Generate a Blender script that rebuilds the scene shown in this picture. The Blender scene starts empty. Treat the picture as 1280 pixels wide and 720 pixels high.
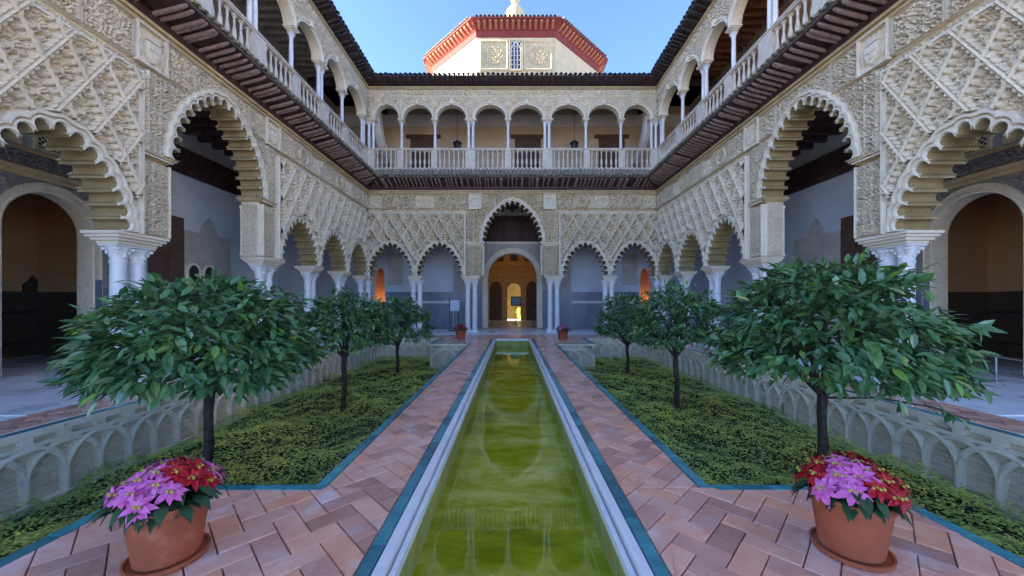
import bpy, bmesh, math, random
import numpy as np
from mathutils import Vector, Matrix, geometry
R = math.radians
PI = math.pi
rng = np.random.default_rng(7)
random.seed(7)
SC = bpy.context.scene
COL = SC.collection

# ------------------------------------------------------------------ camera, sky, sun, exposure
F = 460.0                                   # focal length in photo pixels (1280 wide)
cd = bpy.data.cameras.new('camera'); cam = bpy.data.objects.new('camera', cd); COL.objects.link(cam)
cam.location = (0, 0, 1.5); cam.rotation_euler = (R(90), 0, 0)
cd.sensor_width = 36; cd.lens = 36 * F / 1280; cd.shift_y = 18 / 1280; cd.shift_x = -0.5 / 1280
cd.clip_start = 0.05; cd.clip_end = 5000
SC.camera = cam
SUN_EL, SUN_AZ = R(18), R(-92)               # azimuth from +Y, clockwise positive
w = bpy.data.worlds.new('World'); SC.world = w; w.use_nodes = True
nt = w.node_tree; bg = nt.nodes['Background']
sky = nt.nodes.new('ShaderNodeTexSky'); sky.sky_type = 'NISHITA'; sky.sun_disc = False
sky.sun_elevation = SUN_EL; sky.sun_rotation = SUN_AZ
sky.altitude = 0; sky.air_density = 0.4; sky.dust_density = 0.3; sky.ozone_density = 3.0
nt.links.new(sky.outputs[0], bg.inputs[0]); bg.inputs[1].default_value = 0.12
sd = bpy.data.lights.new('sun', 'SUN'); sun = bpy.data.objects.new('sun', sd); COL.objects.link(sun)
sd.energy = 5.0; sd.angle = R(0.5); sd.color = (1.0, 0.86, 0.66)
sdir = Vector((math.sin(SUN_AZ) * math.cos(SUN_EL), math.cos(SUN_AZ) * math.cos(SUN_EL), math.sin(SUN_EL)))
sun.rotation_euler = sdir.to_track_quat('Z', 'Y').to_euler(); sun.location = (-30, 10, 40)
vs = SC.view_settings; vs.view_transform = 'Standard'; vs.look = 'None'; vs.gamma = 1; vs.exposure = 3.12
SC.cycles.use_denoising = True
SC.cycles.max_bounces = 10; SC.cycles.diffuse_bounces = 6; SC.cycles.glossy_bounces = 4
SC.cycles.sample_clamp_indirect = 6

# ------------------------------------------------------------------ materials
MATS = {}
def mat(name, c1, c2=None, rough=0.8, scale=3.0, detail=6, bump=0.0, bscale=40.0, spec=0.3, attr=None, third=None, coat=0, metal=0, emit=None, stretch=None, hi=(0.35, 0.65), rough2=None, grime_pits=None):
    """Noise-mixed principled material in world space."""
    m = bpy.data.materials.new(name); m.use_nodes = True; n = m.node_tree; b = n.nodes['Principled BSDF']
    L = n.links.new
    geo = n.nodes.new('ShaderNodeNewGeometry'); pos = geo.outputs['Position']
    if stretch:
        mp = n.nodes.new('ShaderNodeMapping'); mp.inputs['Scale'].default_value = stretch; L(pos, mp.inputs[0]); pos = mp.outputs[0]
    c2 = c2 or tuple(x * 0.75 for x in c1)
    nz = n.nodes.new('ShaderNodeTexNoise'); nz.inputs['Scale'].default_value = scale; nz.inputs['Detail'].default_value = detail; nz.inputs['Roughness'].default_value = 0.62; L(pos, nz.inputs['Vector'])
    rp = n.nodes.new('ShaderNodeMapRange'); rp.inputs[1].default_value = hi[0]; rp.inputs[2].default_value = hi[1]; L(nz.outputs[0], rp.inputs[0])
    mx = n.nodes.new('ShaderNodeMix'); mx.data_type = 'RGBA'; mx.inputs[6].default_value = (*c1, 1); mx.inputs[7].default_value = (*c2, 1); L(rp.outputs[0], mx.inputs[0])
    out = mx.outputs[2]
    if third:
        n3 = n.nodes.new('ShaderNodeTexNoise'); n3.inputs['Scale'].default_value = third[1]; n3.inputs['Detail'].default_value = 7; L(pos, n3.inputs['Vector'])
        r3 = n.nodes.new('ShaderNodeMapRange'); r3.inputs[1].default_value = third[2]; r3.inputs[2].default_value = third[2] + 0.14; L(n3.outputs[0], r3.inputs[0])
        m3 = n.nodes.new('ShaderNodeMix'); m3.data_type = 'RGBA'; L(r3.outputs[0], m3.inputs[0]); L(out, m3.inputs[6]); m3.inputs[7].default_value = (*third[0], 1); out = m3.outputs[2]
    if grime_pits:
        ng = n.nodes.new('ShaderNodeTexNoise'); ng.inputs['Scale'].default_value = grime_pits[1]; ng.inputs['Detail'].default_value = 9; ng.inputs['Roughness'].default_value = 0.75; L(pos, ng.inputs['Vector'])
        rg = n.nodes.new('ShaderNodeMapRange'); rg.inputs[1].default_value = grime_pits[2]; rg.inputs[2].default_value = grime_pits[2] + 0.10; rg.inputs[4].default_value = grime_pits[3]; L(ng.outputs[0], rg.inputs[0])
        mg = n.nodes.new('ShaderNodeMix'); mg.data_type = 'RGBA'; L(rg.outputs[0], mg.inputs[0]); L(out, mg.inputs[6]); mg.inputs[7].default_value = (*grime_pits[0], 1); out = mg.outputs[2]
    if attr:
        at = n.nodes.new('ShaderNodeAttribute'); at.attribute_name = 'rnd'
        cr = n.nodes.new('ShaderNodeValToRGB'); e = cr.color_ramp.elements
        while len(e) < len(attr): e.new(0.5)
        for i, c in enumerate(attr):
            e[i].position = i / (len(attr) - 1); e[i].color = (*c, 1)
        L(at.outputs['Fac'], cr.inputs[0])
        m4 = n.nodes.new('ShaderNodeMix'); m4.data_type = 'RGBA'; m4.blend_type = 'MULTIPLY'; m4.inputs[0].default_value = 1; L(out, m4.inputs[6]); L(cr.outputs[0], m4.inputs[7]); out = m4.outputs[2]
    L(out, b.inputs['Base Color'])
    b.inputs['Roughness'].default_value = rough; b.inputs['Specular IOR Level'].default_value = spec; b.inputs['Metallic'].default_value = metal
    if rough2 is not None:
        rr = n.nodes.new('ShaderNodeMapRange'); rr.inputs[1].default_value = 0.35; rr.inputs[2].default_value = 0.65; rr.inputs[3].default_value = rough; rr.inputs[4].default_value = rough2
        n5 = n.nodes.new('ShaderNodeTexNoise'); n5.inputs['Scale'].default_value = scale * 0.7; n5.inputs['Detail'].default_value = 5; L(pos, n5.inputs['Vector']); L(n5.outputs[0], rr.inputs[0]); L(rr.outputs[0], b.inputs['Roughness'])
    if coat: b.inputs['Coat Weight'].default_value = coat
    if bump:
        nb = n.nodes.new('ShaderNodeTexNoise'); nb.inputs['Scale'].default_value = bscale; nb.inputs['Detail'].default_value = 5; L(pos, nb.inputs['Vector'])
        bp = n.nodes.new('ShaderNodeBump'); bp.inputs['Strength'].default_value = bump; bp.inputs['Distance'].default_value = 0.02; L(nb.outputs[0], bp.inputs['Height']); L(bp.outputs[0], b.inputs['Normal'])
    if emit: b.inputs['Emission Color'].default_value = (*emit[0], 1); b.inputs['Emission Strength'].default_value = emit[1]
    MATS[name] = m
    return m

STUC = mat('carved_stucco', (0.84, 0.735, 0.56), (0.74, 0.63, 0.455), 0.9, 1.6, 8, 0.35, 70, 0.2, third=((0.62, 0.53, 0.40), 4.0, 0.62), grime_pits=((0.34, 0.27, 0.18), 20.0, 0.55, 0.75))  # random dark specks: grime, and painted shade for the fine carved pits
MOULD = mat('pale_moulding', (0.85, 0.77, 0.62), (0.76, 0.67, 0.51), 0.85, 2.5, 7, 0.2, 60, 0.2, grime_pits=((0.45, 0.37, 0.26), 14.0, 0.60, 0.6))
BALU = mat('cream_baluster_stone', (0.72, 0.64, 0.52), (0.58, 0.51, 0.41), 0.7, 4, 8, 0.2, 40, 0.3, grime_pits=((0.33, 0.30, 0.24), 9.0, 0.60, 0.6))
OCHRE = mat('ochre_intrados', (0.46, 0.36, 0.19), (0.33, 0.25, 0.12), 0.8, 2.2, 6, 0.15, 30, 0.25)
GOLDP = mat('ochre_cornice', (0.64, 0.49, 0.28), (0.50, 0.38, 0.21), 0.85, 2.2, 6, 0.15, 40, 0.2)
MARB = mat('white_marble', (0.82, 0.82, 0.81), (0.70, 0.70, 0.70), 0.35, 3.0, 9, 0.05, 30, 0.5, third=((0.45, 0.44, 0.42), 2.0, 0.64))
FLOORM = mat('marble_slab', (0.86, 0.87, 0.88), (0.75, 0.77, 0.79), 0.22, 2.2, 9, 0.03, 20, 0.5, attr=[(0.75, 0.78, 0.82), (1, 1, 1), (0.9, 0.88, 0.86)], third=((0.42, 0.42, 0.44), 1.4, 0.66), rough2=0.5)
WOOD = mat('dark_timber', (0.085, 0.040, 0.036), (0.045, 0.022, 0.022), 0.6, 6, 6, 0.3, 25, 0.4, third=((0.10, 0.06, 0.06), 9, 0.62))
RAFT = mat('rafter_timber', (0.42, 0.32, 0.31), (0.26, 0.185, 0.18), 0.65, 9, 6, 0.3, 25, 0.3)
REDW = mat('red_brown_ceiling', (0.36, 0.15, 0.085), (0.22, 0.09, 0.055), 0.7, 7, 6, 0.3, 25, 0.3)
CLAY = mat('mossy_roof_tile', (0.34, 0.29, 0.23), (0.22, 0.20, 0.16), 0.9, 5, 8, 0.5, 50, 0.15, third=((0.40, 0.42, 0.24), 6.0, 0.52))
DARKT = mat('grey_roof_tile', (0.085, 0.085, 0.09), (0.05, 0.05, 0.055), 0.85, 5, 8, 0.5, 50, 0.2, third=((0.20, 0.19, 0.15), 9.0, 0.62))
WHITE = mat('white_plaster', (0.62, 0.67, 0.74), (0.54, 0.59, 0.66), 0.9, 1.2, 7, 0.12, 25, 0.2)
OFFW = mat('off_white', (0.80, 0.78, 0.73), (0.72, 0.69, 0.62), 0.9, 0.8, 7, 0.2, 20, 0.2)
GREYW = mat('stained_grey_plaster', (0.54, 0.50, 0.45), (0.40, 0.37, 0.33), 0.9, 1.6, 8, 0.3, 25, 0.2)
BUFF = mat('buff_plaster', (0.64, 0.51, 0.37), (0.54, 0.42, 0.30), 0.9, 1.4, 7, 0.15, 25, 0.2)
BROWNW = mat('brown_room_plaster', (0.74, 0.44, 0.22), (0.64, 0.36, 0.17), 0.9, 1.0, 7, 0.15, 20, 0.2)
GILT = mat('gilded_plaster', (0.62, 0.42, 0.16), (0.42, 0.26, 0.09), 0.6, 6, 7, 0.4, 40, 0.4)
DOORW = mat('door_timber', (0.13, 0.075, 0.05), (0.08, 0.045, 0.03), 0.6, 5, 6, 0.3, 25, 0.35)
BLUEP = mat('blue_painted_carving', (0.30, 0.30, 0.38), (0.42, 0.36, 0.28), 0.7, 14, 6, 0.3, 40, 0.3)
BLUET = mat('cobalt_tile', (0.03, 0.10, 0.42), (0.05, 0.16, 0.50), 0.2, 8, 4, 0, 1, 0.5)
TEAL = mat('teal_glazed_tile', (0.060, 0.245, 0.270), (0.035, 0.160, 0.180), 0.22, 6, 6, 0.1, 25, 0.5, attr=[(0.7, 0.75, 0.75), (1.1, 1.1, 1.1), (1.4, 1.5, 1.5)])
COURT = mat('deep_ochre_plaster', (0.20, 0.125, 0.03), (0.15, 0.09, 0.02), 0.9, 2.0, 7, 0.2, 20)
TERRA = mat('terracotta_pot', (0.40, 0.105, 0.045), (0.32, 0.080, 0.036), 0.65, 5, 7, 0.15, 60, 0.35, third=((0.45, 0.17, 0.10), 6.0, 0.58), grime_pits=((0.20, 0.07, 0.04), 9.0, 0.60, 0.6))
PAVE = mat('terracotta_paver', (0.84, 0.49, 0.37), (0.74, 0.38, 0.28), 0.30, 4.0, 8, 0.12, 50, 0.55, attr=[(0.62, 0.55, 0.53), (0.85, 0.80, 0.80), (1.0, 1.0, 1.0), (1.05, 0.88, 0.72), (1.0, 1.06, 1.12)], third=((0.78, 0.62, 0.60), 3.0, 0.58), rough2=0.14, grime_pits=((0.34, 0.22, 0.17), 7.0, 0.62, 0.6))
MORT = mat('mortar', (0.30, 0.22, 0.18), (0.22, 0.16, 0.13), 0.95, 6)
GROUND = mat('pale_bounce_ground', (0.55, 0.49, 0.40), (0.45, 0.40, 0.32), 0.9, 0.4, 7)  # kept pale so ground out of view bounces more sun into the court
SOIL = mat('soil', (0.055, 0.06, 0.025), (0.035, 0.03, 0.018), 0.95, 6)
BARK = mat('bark', (0.075, 0.055, 0.045), (0.035, 0.027, 0.023), 0.9, 14, 7, 0.6, 45, 0.2)
GARDW = mat('weathered_garden_stone', (0.86, 0.76, 0.60), (0.74, 0.64, 0.49), 0.92, 4, 8, 0.45, 40, 0.15, third=((0.52, 0.46, 0.36), 5.0, 0.60), grime_pits=((0.26, 0.22, 0.17), 16.0, 0.58, 0.75))
GARDB = mat('coursed_recess_plaster', (0.80, 0.70, 0.55), (0.64, 0.55, 0.42), 0.95, 3, 8, 0.5, 30, 0.1, third=((0.48, 0.41, 0.31), 4.0, 0.60), grime_pits=((0.24, 0.20, 0.15), 12.0, 0.58, 0.7), stretch=(1, 1, 5))
IRON = mat('dark_iron', (0.03, 0.03, 0.033), (0.02, 0.02, 0.02), 0.5, 5, spec=0.5)
STEEL = mat('brushed_steel', (0.45, 0.46, 0.48), None, 0.35, 5, metal=0.9)
PAPER = mat('pale_notice', (0.62, 0.66, 0.72), (0.55, 0.58, 0.64), 0.5, 30)
PICT = mat('dark_blue_picture', (0.05, 0.08, 0.16), (0.12, 0.15, 0.22), 0.3, 14)
REDC = mat('red_painted_cornice', (0.26, 0.050, 0.045), (0.18, 0.04, 0.035), 0.85, 5, 6, 0.2, 30, 0.2)
CORB = mat('orange_corbel', (0.46, 0.20, 0.11), (0.36, 0.14, 0.08), 0.85, 5)
SILVER = mat('pale_metal', (0.75, 0.70, 0.60), None, 0.4, 5, metal=0.3)
TOWERS = mat('tower_stone', (0.66, 0.51, 0.31), (0.56, 0.42, 0.25), 0.9, 2.2, 8, 0.3, 20, 0.2)
ALGAE = mat('algae_stone', (0.42, 0.42, 0.13), (0.28, 0.29, 0.08), 0.7, 4, 7, 0.3, 30, 0.3)
LAMPM = mat('lamp_glow', (1.0, 0.7, 0.35), None, 0.5, 5, emit=((1.0, 0.55, 0.18), 0.3))
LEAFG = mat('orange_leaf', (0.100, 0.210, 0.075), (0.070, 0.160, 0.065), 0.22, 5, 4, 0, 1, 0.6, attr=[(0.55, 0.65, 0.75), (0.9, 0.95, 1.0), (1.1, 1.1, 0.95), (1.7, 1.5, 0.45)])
COVER = mat('ground_cover_leaf', (0.52, 0.58, 0.15), (0.34, 0.46, 0.12), 0.5, 1.2, 4, 0, 1, 0.4, attr=[(0.55, 0.6, 0.6), (0.9, 0.95, 0.9), (1.2, 1.15, 0.9), (1.9, 1.5, 0.7)])
POINL = mat('poinsettia_leaf', (0.035, 0.085, 0.030), (0.025, 0.06, 0.025), 0.45, 9, 4)
RED = mat('red_bract', (0.50, 0.010, 0.022), (0.36, 0.006, 0.016), 0.5, 14, 4, 0.2, 60, 0.3)
PINK = mat('pink_bract', (0.62, 0.085, 0.34), (0.66, 0.20, 0.46), 0.5, 22, 5, 0.2, 60, 0.3)
YELLOW = mat('flower_centre', (0.55, 0.42, 0.06), (0.30, 0.30, 0.05), 0.6, 60)

def tile_mosaic(name, a, b_, c, scale):
    m = bpy.data.materials.new(name); m.use_nodes = True; n = m.node_tree; bs = n.nodes['Principled BSDF']; L = n.links.new
    geo = n.nodes.new('ShaderNodeNewGeometry')
    vo = n.nodes.new('ShaderNodeTexVoronoi'); vo.distance = 'MANHATTAN'; vo.inputs['Scale'].default_value = scale; vo.inputs['Randomness'].default_value = 0.0; L(geo.outputs[0], vo.inputs['Vector'])
    cr = n.nodes.new('ShaderNodeValToRGB'); e = cr.color_ramp.elements; cr.color_ramp.interpolation = 'CONSTANT'
    e[0].position = 0; e[0].color = (*a, 1); e[1].position = 0.32; e[1].color = (*b_, 1); x = e.new(0.55); x.color = (*c, 1); y = e.new(0.8); y.color = (*a, 1)
    L(vo.outputs['Distance'], cr.inputs[0])
    nz = n.nodes.new('ShaderNodeTexNoise'); nz.inputs['Scale'].default_value = 3; L(geo.outputs[0], nz.inputs['Vector'])
    mx = n.nodes.new('ShaderNodeMix'); mx.data_type = 'RGBA'; mx.blend_type = 'MULTIPLY'; mx.inputs[0].default_value = 0.5; L(cr.outputs[0], mx.inputs[6]); L(nz.outputs[0], mx.inputs[7])
    L(mx.outputs[2], bs.inputs['Base Color']); bs.inputs['Roughness'].default_value = 0.3
    return m
DADO = tile_mosaic('dado_mosaic', (0.24, 0.27, 0.33), (0.36, 0.38, 0.42), (0.14, 0.18, 0.28), 9.0)
DADOB = tile_mosaic('brown_dado_mosaic', (0.16, 0.09, 0.05), (0.24, 0.15, 0.08), (0.06, 0.04, 0.035), 11.0)

def water_material():
    m = bpy.data.materials.new('green_pool_water'); m.use_nodes = True; n = m.node_tree; b = n.nodes['Principled BSDF']; L = n.links.new
    geo = n.nodes.new('ShaderNodeNewGeometry')
    mp = n.nodes.new('ShaderNodeMapping'); mp.inputs['Scale'].default_value = (0.8, 1.5, 1.0); L(geo.outputs[0], mp.inputs[0])
    nz = n.nodes.new('ShaderNodeTexNoise'); nz.inputs['Scale'].default_value = 1.3; nz.inputs['Detail'].default_value = 12; nz.inputs['Roughness'].default_value = 0.70; nz.inputs['Distortion'].default_value = 0.25; L(mp.outputs[0], nz.inputs['Vector'])
    cr = n.nodes.new('ShaderNodeValToRGB'); e = cr.color_ramp.elements
    e[0].position = 0.34; e[0].color = (0.155, 0.19, 0.003, 1); e[1].position = 0.68; e[1].color = (0.56, 0.54, 0.14, 1); x = e.new(0.5); x.color = (0.31, 0.335, 0.012, 1)
    L(nz.outputs[0], cr.inputs[0]); L(cr.outputs[0], b.inputs['Base Color'])
    b.inputs['Roughness'].default_value = 0.025; b.inputs['IOR'].default_value = 1.5; b.inputs['Specular IOR Level'].default_value = 0.62
    n2 = n.nodes.new('ShaderNodeTexNoise'); n2.inputs['Scale'].default_value = 5; n2.inputs['Detail'].default_value = 2; L(geo.outputs[0], n2.inputs['Vector'])
    bp = n.nodes.new('ShaderNodeBump'); bp.inputs['Strength'].default_value = 0.05; bp.inputs['Distance'].default_value = 0.01; L(n2.outputs[0], bp.inputs['Height']); L(bp.outputs[0], b.inputs['Normal'])
    return m
WATER = water_material()

# ------------------------------------------------------------------ mesh helpers
class MB:
    def __init__(s): s.v = []; s.f = []
    def add(s, vs, fs):
        k = len(s.v); s.v += [tuple(p) for p in vs]; s.f += [tuple(i + k for i in f) for f in fs]; return s
    def box(s, x0, x1, y0, y1, z0, z1, ch=0.0):
        if ch:
            c = ch
            vs = []
            for z, i in ((z0, c), (z0 + c, 0), (z1 - c, 0), (z1, c)):
                vs += [(x0 + i, y0 + i, z), (x1 - i, y0 + i, z), (x1 - i, y1 - i, z), (x0 + i, y1 - i, z)]
            fs = [(3, 2, 1, 0), (12, 13, 14, 15)]
            for k in range(3):
                for j in range(4): a = k * 4; fs.append((a + j, a + (j + 1) % 4, a + 4 + (j + 1) % 4, a + 4 + j))
            return s.add(vs, fs)
        return s.add([(x0, y0, z0), (x1, y0, z0), (x1, y1, z0), (x0, y1, z0), (x0, y0, z1), (x1, y0, z1), (x1, y1, z1), (x0, y1, z1)],
                     [(3, 2, 1, 0), (4, 5, 6, 7), (0, 1, 5, 4), (1, 2, 6, 5), (2, 3, 7, 6), (3, 0, 4, 7)])
    def lathe(s, prof, n=16, c=(0, 0, 0), cap=True, mod=None):
        vs = []; fs = []
        for r, z in prof:
            for k in range(n):
                a = 2 * PI * k / n; q = r * (mod(a, z) if mod else 1)
                vs.append((c[0] + q * math.cos(a), c[1] + q * math.sin(a), c[2] + z))
        m = len(prof)
        for i in range(m - 1):
            for k in range(n): fs.append((i * n + k, i * n + (k + 1) % n, (i + 1) * n + (k + 1) % n, (i + 1) * n + k))
        if cap: fs += [tuple(range(n))[::-1], tuple((m - 1) * n + k for k in range(n))]
        return s.add(vs, fs)
    def tube(s, pts, rad, n=7):
        pts = [Vector(p) for p in pts]; vs = []; fs = []
        up = Vector((0.3, 0.2, 1)).normalized()
        for i, p in enumerate(pts):
            d = (pts[min(i + 1, len(pts) - 1)] - pts[max(i - 1, 0)]).normalized()
            a = d.cross(up if abs(d.dot(up)) < 0.95 else Vector((1, 0, 0))).normalized(); b = d.cross(a)
            r = rad[i] if hasattr(rad, '__len__') else rad
            for k in range(n):
                t = 2 * PI * k / n; vs.append(p + (a * math.cos(t) + b * math.sin(t)) * r)
        for i in range(len(pts) - 1):
            for k in range(n): fs.append((i * n + k, i * n + (k + 1) % n, (i + 1) * n + (k + 1) % n, (i + 1) * n + k))
        fs += [tuple(range(n))[::-1], tuple((len(pts) - 1) * n + k for k in range(n))]
        return s.add(vs, fs)
    def loft(s, rings, closed=False):
        n = len(rings[0]); vs = []; fs = []
        for r in rings: vs += r
        for i in range(len(rings) - 1):
            for k in range(n if closed else n - 1):
                fs.append((i * n + k, i * n + (k + 1) % n, (i + 1) * n + (k + 1) % n, (i + 1) * n + k))
        return s.add(vs, fs)
    def slab(s, poly, y0, y1):
        """2-D polygon (u, v) filled at depth y0 (front) and y1 (back), with edges."""
        tr = geometry.tessellate_polygon([[Vector((p[0], p[1], 0)) for p in poly]])
        n = len(poly)
        vs = [(p[0], y0, p[1]) for p in poly] + [(p[0], y1, p[1]) for p in poly]
        fs = [tuple(t) for t in tr] + [tuple(n + i for i in t[::-1]) for t in tr]
        fs += [(i, (i + 1) % n, n + (i + 1) % n, n + i) for i in range(n)]
        return s.add(vs, fs)
    def mesh(s, name, m=None, smooth=False):
        me = bpy.data.meshes.new(name); me.from_pydata(s.v, [], s.f); me.update()
        bm = bmesh.new(); bm.from_mesh(me); bmesh.ops.recalc_face_normals(bm, faces=bm.faces); bm.to_mesh(me); bm.free()
        if smooth:
            me.shade_smooth() if hasattr(me, 'shade_smooth') else None
            me.set_sharp_from_angle(angle=R(40))
        if m: me.materials.append(m)
        return me
def obj(name, me, parent=None, loc=(0, 0, 0), rz=0.0, scale=None):
    o = bpy.data.objects.new(name, me); COL.objects.link(o); o.parent = parent; o.location = loc; o.rotation_euler = (0, 0, rz)
    if scale: o.scale = scale
    return o
def build(mb, name, m, parent=None, smooth=False, loc=(0, 0, 0), rz=0): return obj(name, mb.mesh(name, m, smooth), parent, loc, rz)
def thing(name, label, cat, loc=(0, 0, 0), rz=0, group=None):
    o = bpy.data.objects.new(name, None); COL.objects.link(o); o.location = loc; o.rotation_euler = (0, 0, rz); o.empty_display_size = 0.2
    return tag(o, label, cat, group)
def tag(o, label, cat, group=None):
    o['label'] = label; o['category'] = cat
    if group: o['group'] = group
    return o
def struct(o, label=None):
    o['kind'] = 'structure'
    if label: o['label'] = label
    return o
def stuff(o): o['kind'] = 'stuff'; return o
def copy_tree(o, parent=None):
    c = o.copy(); COL.objects.link(c); c.parent = parent
    for ch in list(o.children): copy_tree(ch, c)
    return c
def np_mesh(name, V, Fq, m, rnd=None, smooth=True):
    me = bpy.data.meshes.new(name)
    V = np.asarray(V, np.float32); Fq = np.asarray(Fq, np.int32); k = Fq.shape[1]
    used = np.unique(Fq)
    if len(used) < len(V):
        mp_ = np.zeros(len(V), np.int32); mp_[used] = np.arange(len(used)); Fq = mp_[Fq]; V = V[used]
        if rnd is not None: rnd = np.asarray(rnd)[used]
    me.vertices.add(len(V)); me.vertices.foreach_set('co', V.ravel())
    me.loops.add(Fq.size); me.loops.foreach_set('vertex_index', Fq.ravel())
    me.polygons.add(len(Fq)); me.polygons.foreach_set('loop_start', np.arange(0, Fq.size, k, dtype=np.int32))
    me.polygons.foreach_set('use_smooth', np.full(len(Fq), smooth))
    me.update(calc_edges=True)
    if rnd is not None:
        a = me.attributes.new('rnd', 'FLOAT', 'POINT'); a.data.foreach_set('value', np.asarray(rnd, np.float32))
    me.materials.append(m); return me
def inside(poly, X, Y):
    r = np.zeros(X.shape, bool); n = len(poly)
    for i in range(n):
        x1, y1 = poly[i]; x2, y2 = poly[(i + 1) % n]
        if y1 == y2: continue
        c = ((y1 > Y) != (y2 > Y)) & (X < (x2 - x1) * (Y - y1) / (y2 - y1) + x1); r ^= c
    return r
REL = [1.0, 0.0]                          # depth factor and set-back of the carved fields being built
def relief(name, u0, u1, v0, v1, res, hf, m, cut=(), origin=None):
    """A carved panel: grid over (u, v), pushed out by hf(u, v); faces inside any polygon of cut are left out."""
    nu = max(2, int(round((u1 - u0) / res))); nv = max(2, int(round((v1 - v0) / res)))
    U, V = np.meshgrid(np.linspace(u0, u1, nu + 1), np.linspace(v0, v1, nv + 1), indexing='ij')
    H = hf(U, V)
    e = np.minimum(np.minimum(U - u0, u1 - U), np.minimum(V - v0, v1 - V)); H = np.where(e < 1e-5, 0, H)
    idx = np.arange((nu + 1) * (nv + 1)).reshape(nu + 1, nv + 1)
    Fq = np.stack([idx[:-1, :-1], idx[1:, :-1], idx[1:, 1:], idx[:-1, 1:]], -1)
    if cut:
        cu = (U[:-1, :-1] + U[1:, 1:]) / 2; cv = (V[:-1, :-1] + V[1:, 1:]) / 2; keep = np.ones(cu.shape, bool)
        for p in cut: keep &= ~inside(p, cu, cv)
        Fq = Fq[keep]
    Fq = Fq.reshape(-1, 4)
    P = np.stack([U, REL[1] - H * REL[0], V], -1).reshape(-1, 3)
    if origin is not None: P = P - np.array([origin[0], 0, origin[1]])
    return np_mesh(name, P, Fq, m)

# ---------------- carved patterns (height in metres as a function of u, v)
def ridge(p, k): return np.exp(-(p / k) ** 2)
def arab(u, v, s, d=0.022):
    """plate of leaves and stems standing proud, cut by narrow deep channels"""
    x = u / s * 2 * PI; y = v / s * 2 * PI
    p = np.sin(x + 1.3 * np.sin(y)) + np.sin(y + 1.3 * np.sin(x))
    q = np.sin(2.1 * x + 0.9 * np.cos(1.1 * y)) * np.sin(2.1 * y + 0.9 * np.cos(1.1 * x))
    c = np.minimum(np.abs(np.abs(p) - .55) / .30, np.abs(q) / .26 + .12)
    a = np.abs(np.cos(x * 0.5) + np.cos(y * 0.5)) - 0.55
    c = np.where(np.abs(a) < .20, np.maximum(c, .95 * (np.abs(a) < .13)), c)
    plate = np.clip((c - .66) / .28, 0, 1)
    return d * 3.4 * plate * (.86 + .14 * np.cos(p * 3) * np.cos(q * 4))
def script(u, v, s, d=0.02):
    d = d * 1.8
    x = u / s; k = np.floor(x); fr = x - k
    hsh = np.modf(np.abs(np.sin(k * 12.9898) * 43758.5453))[0]
    stroke = (fr < 0.34) & (v < 0.35 + 0.6 * hsh)
    base = (np.abs(v - 0.22 - 0.08 * np.sin(x * 1.7)) < 0.09)
    loop = (np.abs(np.hypot((fr - 0.6), (v - 0.55 - 0.25 * hsh) * 1.6) - 0.24) < 0.09)
    return d * (stroke | base | loop)

# multifoil arch outlines -----------------------------------------------------------------------
def guide_pts(a, r, n):
    c = max((r * r - a * a) / (2 * a), 0); rad = a + c
    th = math.acos(c / rad) if c > 0 else PI / 2
    left = [(-(rad * math.cos(t) - c), rad * math.sin(t)) for t in np.linspace(0, th, 60)]
    if c == 0 and r < a: left = [(-a * math.cos(t), r * math.sin(t)) for t in np.linspace(0, PI / 2, 60)]
    pts = left + [(-p[0], p[1]) for p in left[::-1][1:]]
    P = np.array(pts); s = np.r_[0, np.cumsum(np.hypot(*np.diff(P, axis=0).T))]
    t = np.linspace(0, s[-1], n + 1)
    return np.stack([np.interp(t, s, P[:, 0]), np.interp(t, s, P[:, 1])], 1)
def lobed(cx, z0, a, r, n, delta, M):
    """foils set along a pointed guide: each is most of a circle, neighbours parted by a finger-like cusp"""
    P = guide_pts(a, r, n); out = []
    for i in range(n):
        d = P[i + 1] - P[i]; c = np.hypot(*d); tt = d / c; nn = np.array([-tt[1], tt[0]]); mid = (P[i] + P[i + 1]) / 2
        rr = .44 * c + delta; h = .17 * c
        if rr < .49 * c: tip = (-.5 * c, delta * 1.4); al = R(38); th0 = PI + al; th1 = -al
        else:
            q = math.sqrt(max(rr * rr - .25 * c * c, 0)); tip = (-.5 * c, h + q); th0 = PI - math.atan2(q, .5 * c); th1 = math.atan2(q, .5 * c)
        loc = [tip] + [(rr * math.cos(t), h + rr * math.sin(t)) for t in np.linspace(th0, th1, M + 1)]
        if i == n - 1: loc.append((-tip[0], tip[1]))
        for (t_, n_) in loc:
            p = mid + tt * t_ + nn * n_; out.append((cx + p[0], z0 + max(p[1], 0)))
    return out
def round_arch(cx, z0, a, r, delta, n=20):
    return [(cx - (a + delta) * math.cos(t), z0 + (r + delta) * math.sin(t)) for t in np.linspace(0, PI, n + 1)]
PROFILE = [(d_ * 1.22, w_ * 2.2) for d_, w_ in [(0.0, 0.030), (0.010, 0.052), (0.034, 0.052), (0.040, 0.030), (0.056, 0.030), (0.062, 0.062), (0.095, 0.062), (0.108, 0.040), (0.125, 0.045), (0.135, -0.01)]]
def arch_parts(fn, parent, depth, name='arch', mouldm=None, intrm=None, profile=PROFILE):
    mb = MB(); mb.loft([[(p[0], -wd, p[1]) for p in fn(dl)] for dl, wd in profile])
    o = build(mb, name, mouldm or MOULD, parent)
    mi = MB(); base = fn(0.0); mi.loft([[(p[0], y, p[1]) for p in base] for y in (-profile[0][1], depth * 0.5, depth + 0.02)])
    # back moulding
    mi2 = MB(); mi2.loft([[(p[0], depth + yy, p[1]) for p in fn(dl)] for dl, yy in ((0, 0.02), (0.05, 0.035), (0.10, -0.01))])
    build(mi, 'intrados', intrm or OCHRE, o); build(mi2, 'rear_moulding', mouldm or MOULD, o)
    return o

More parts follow.
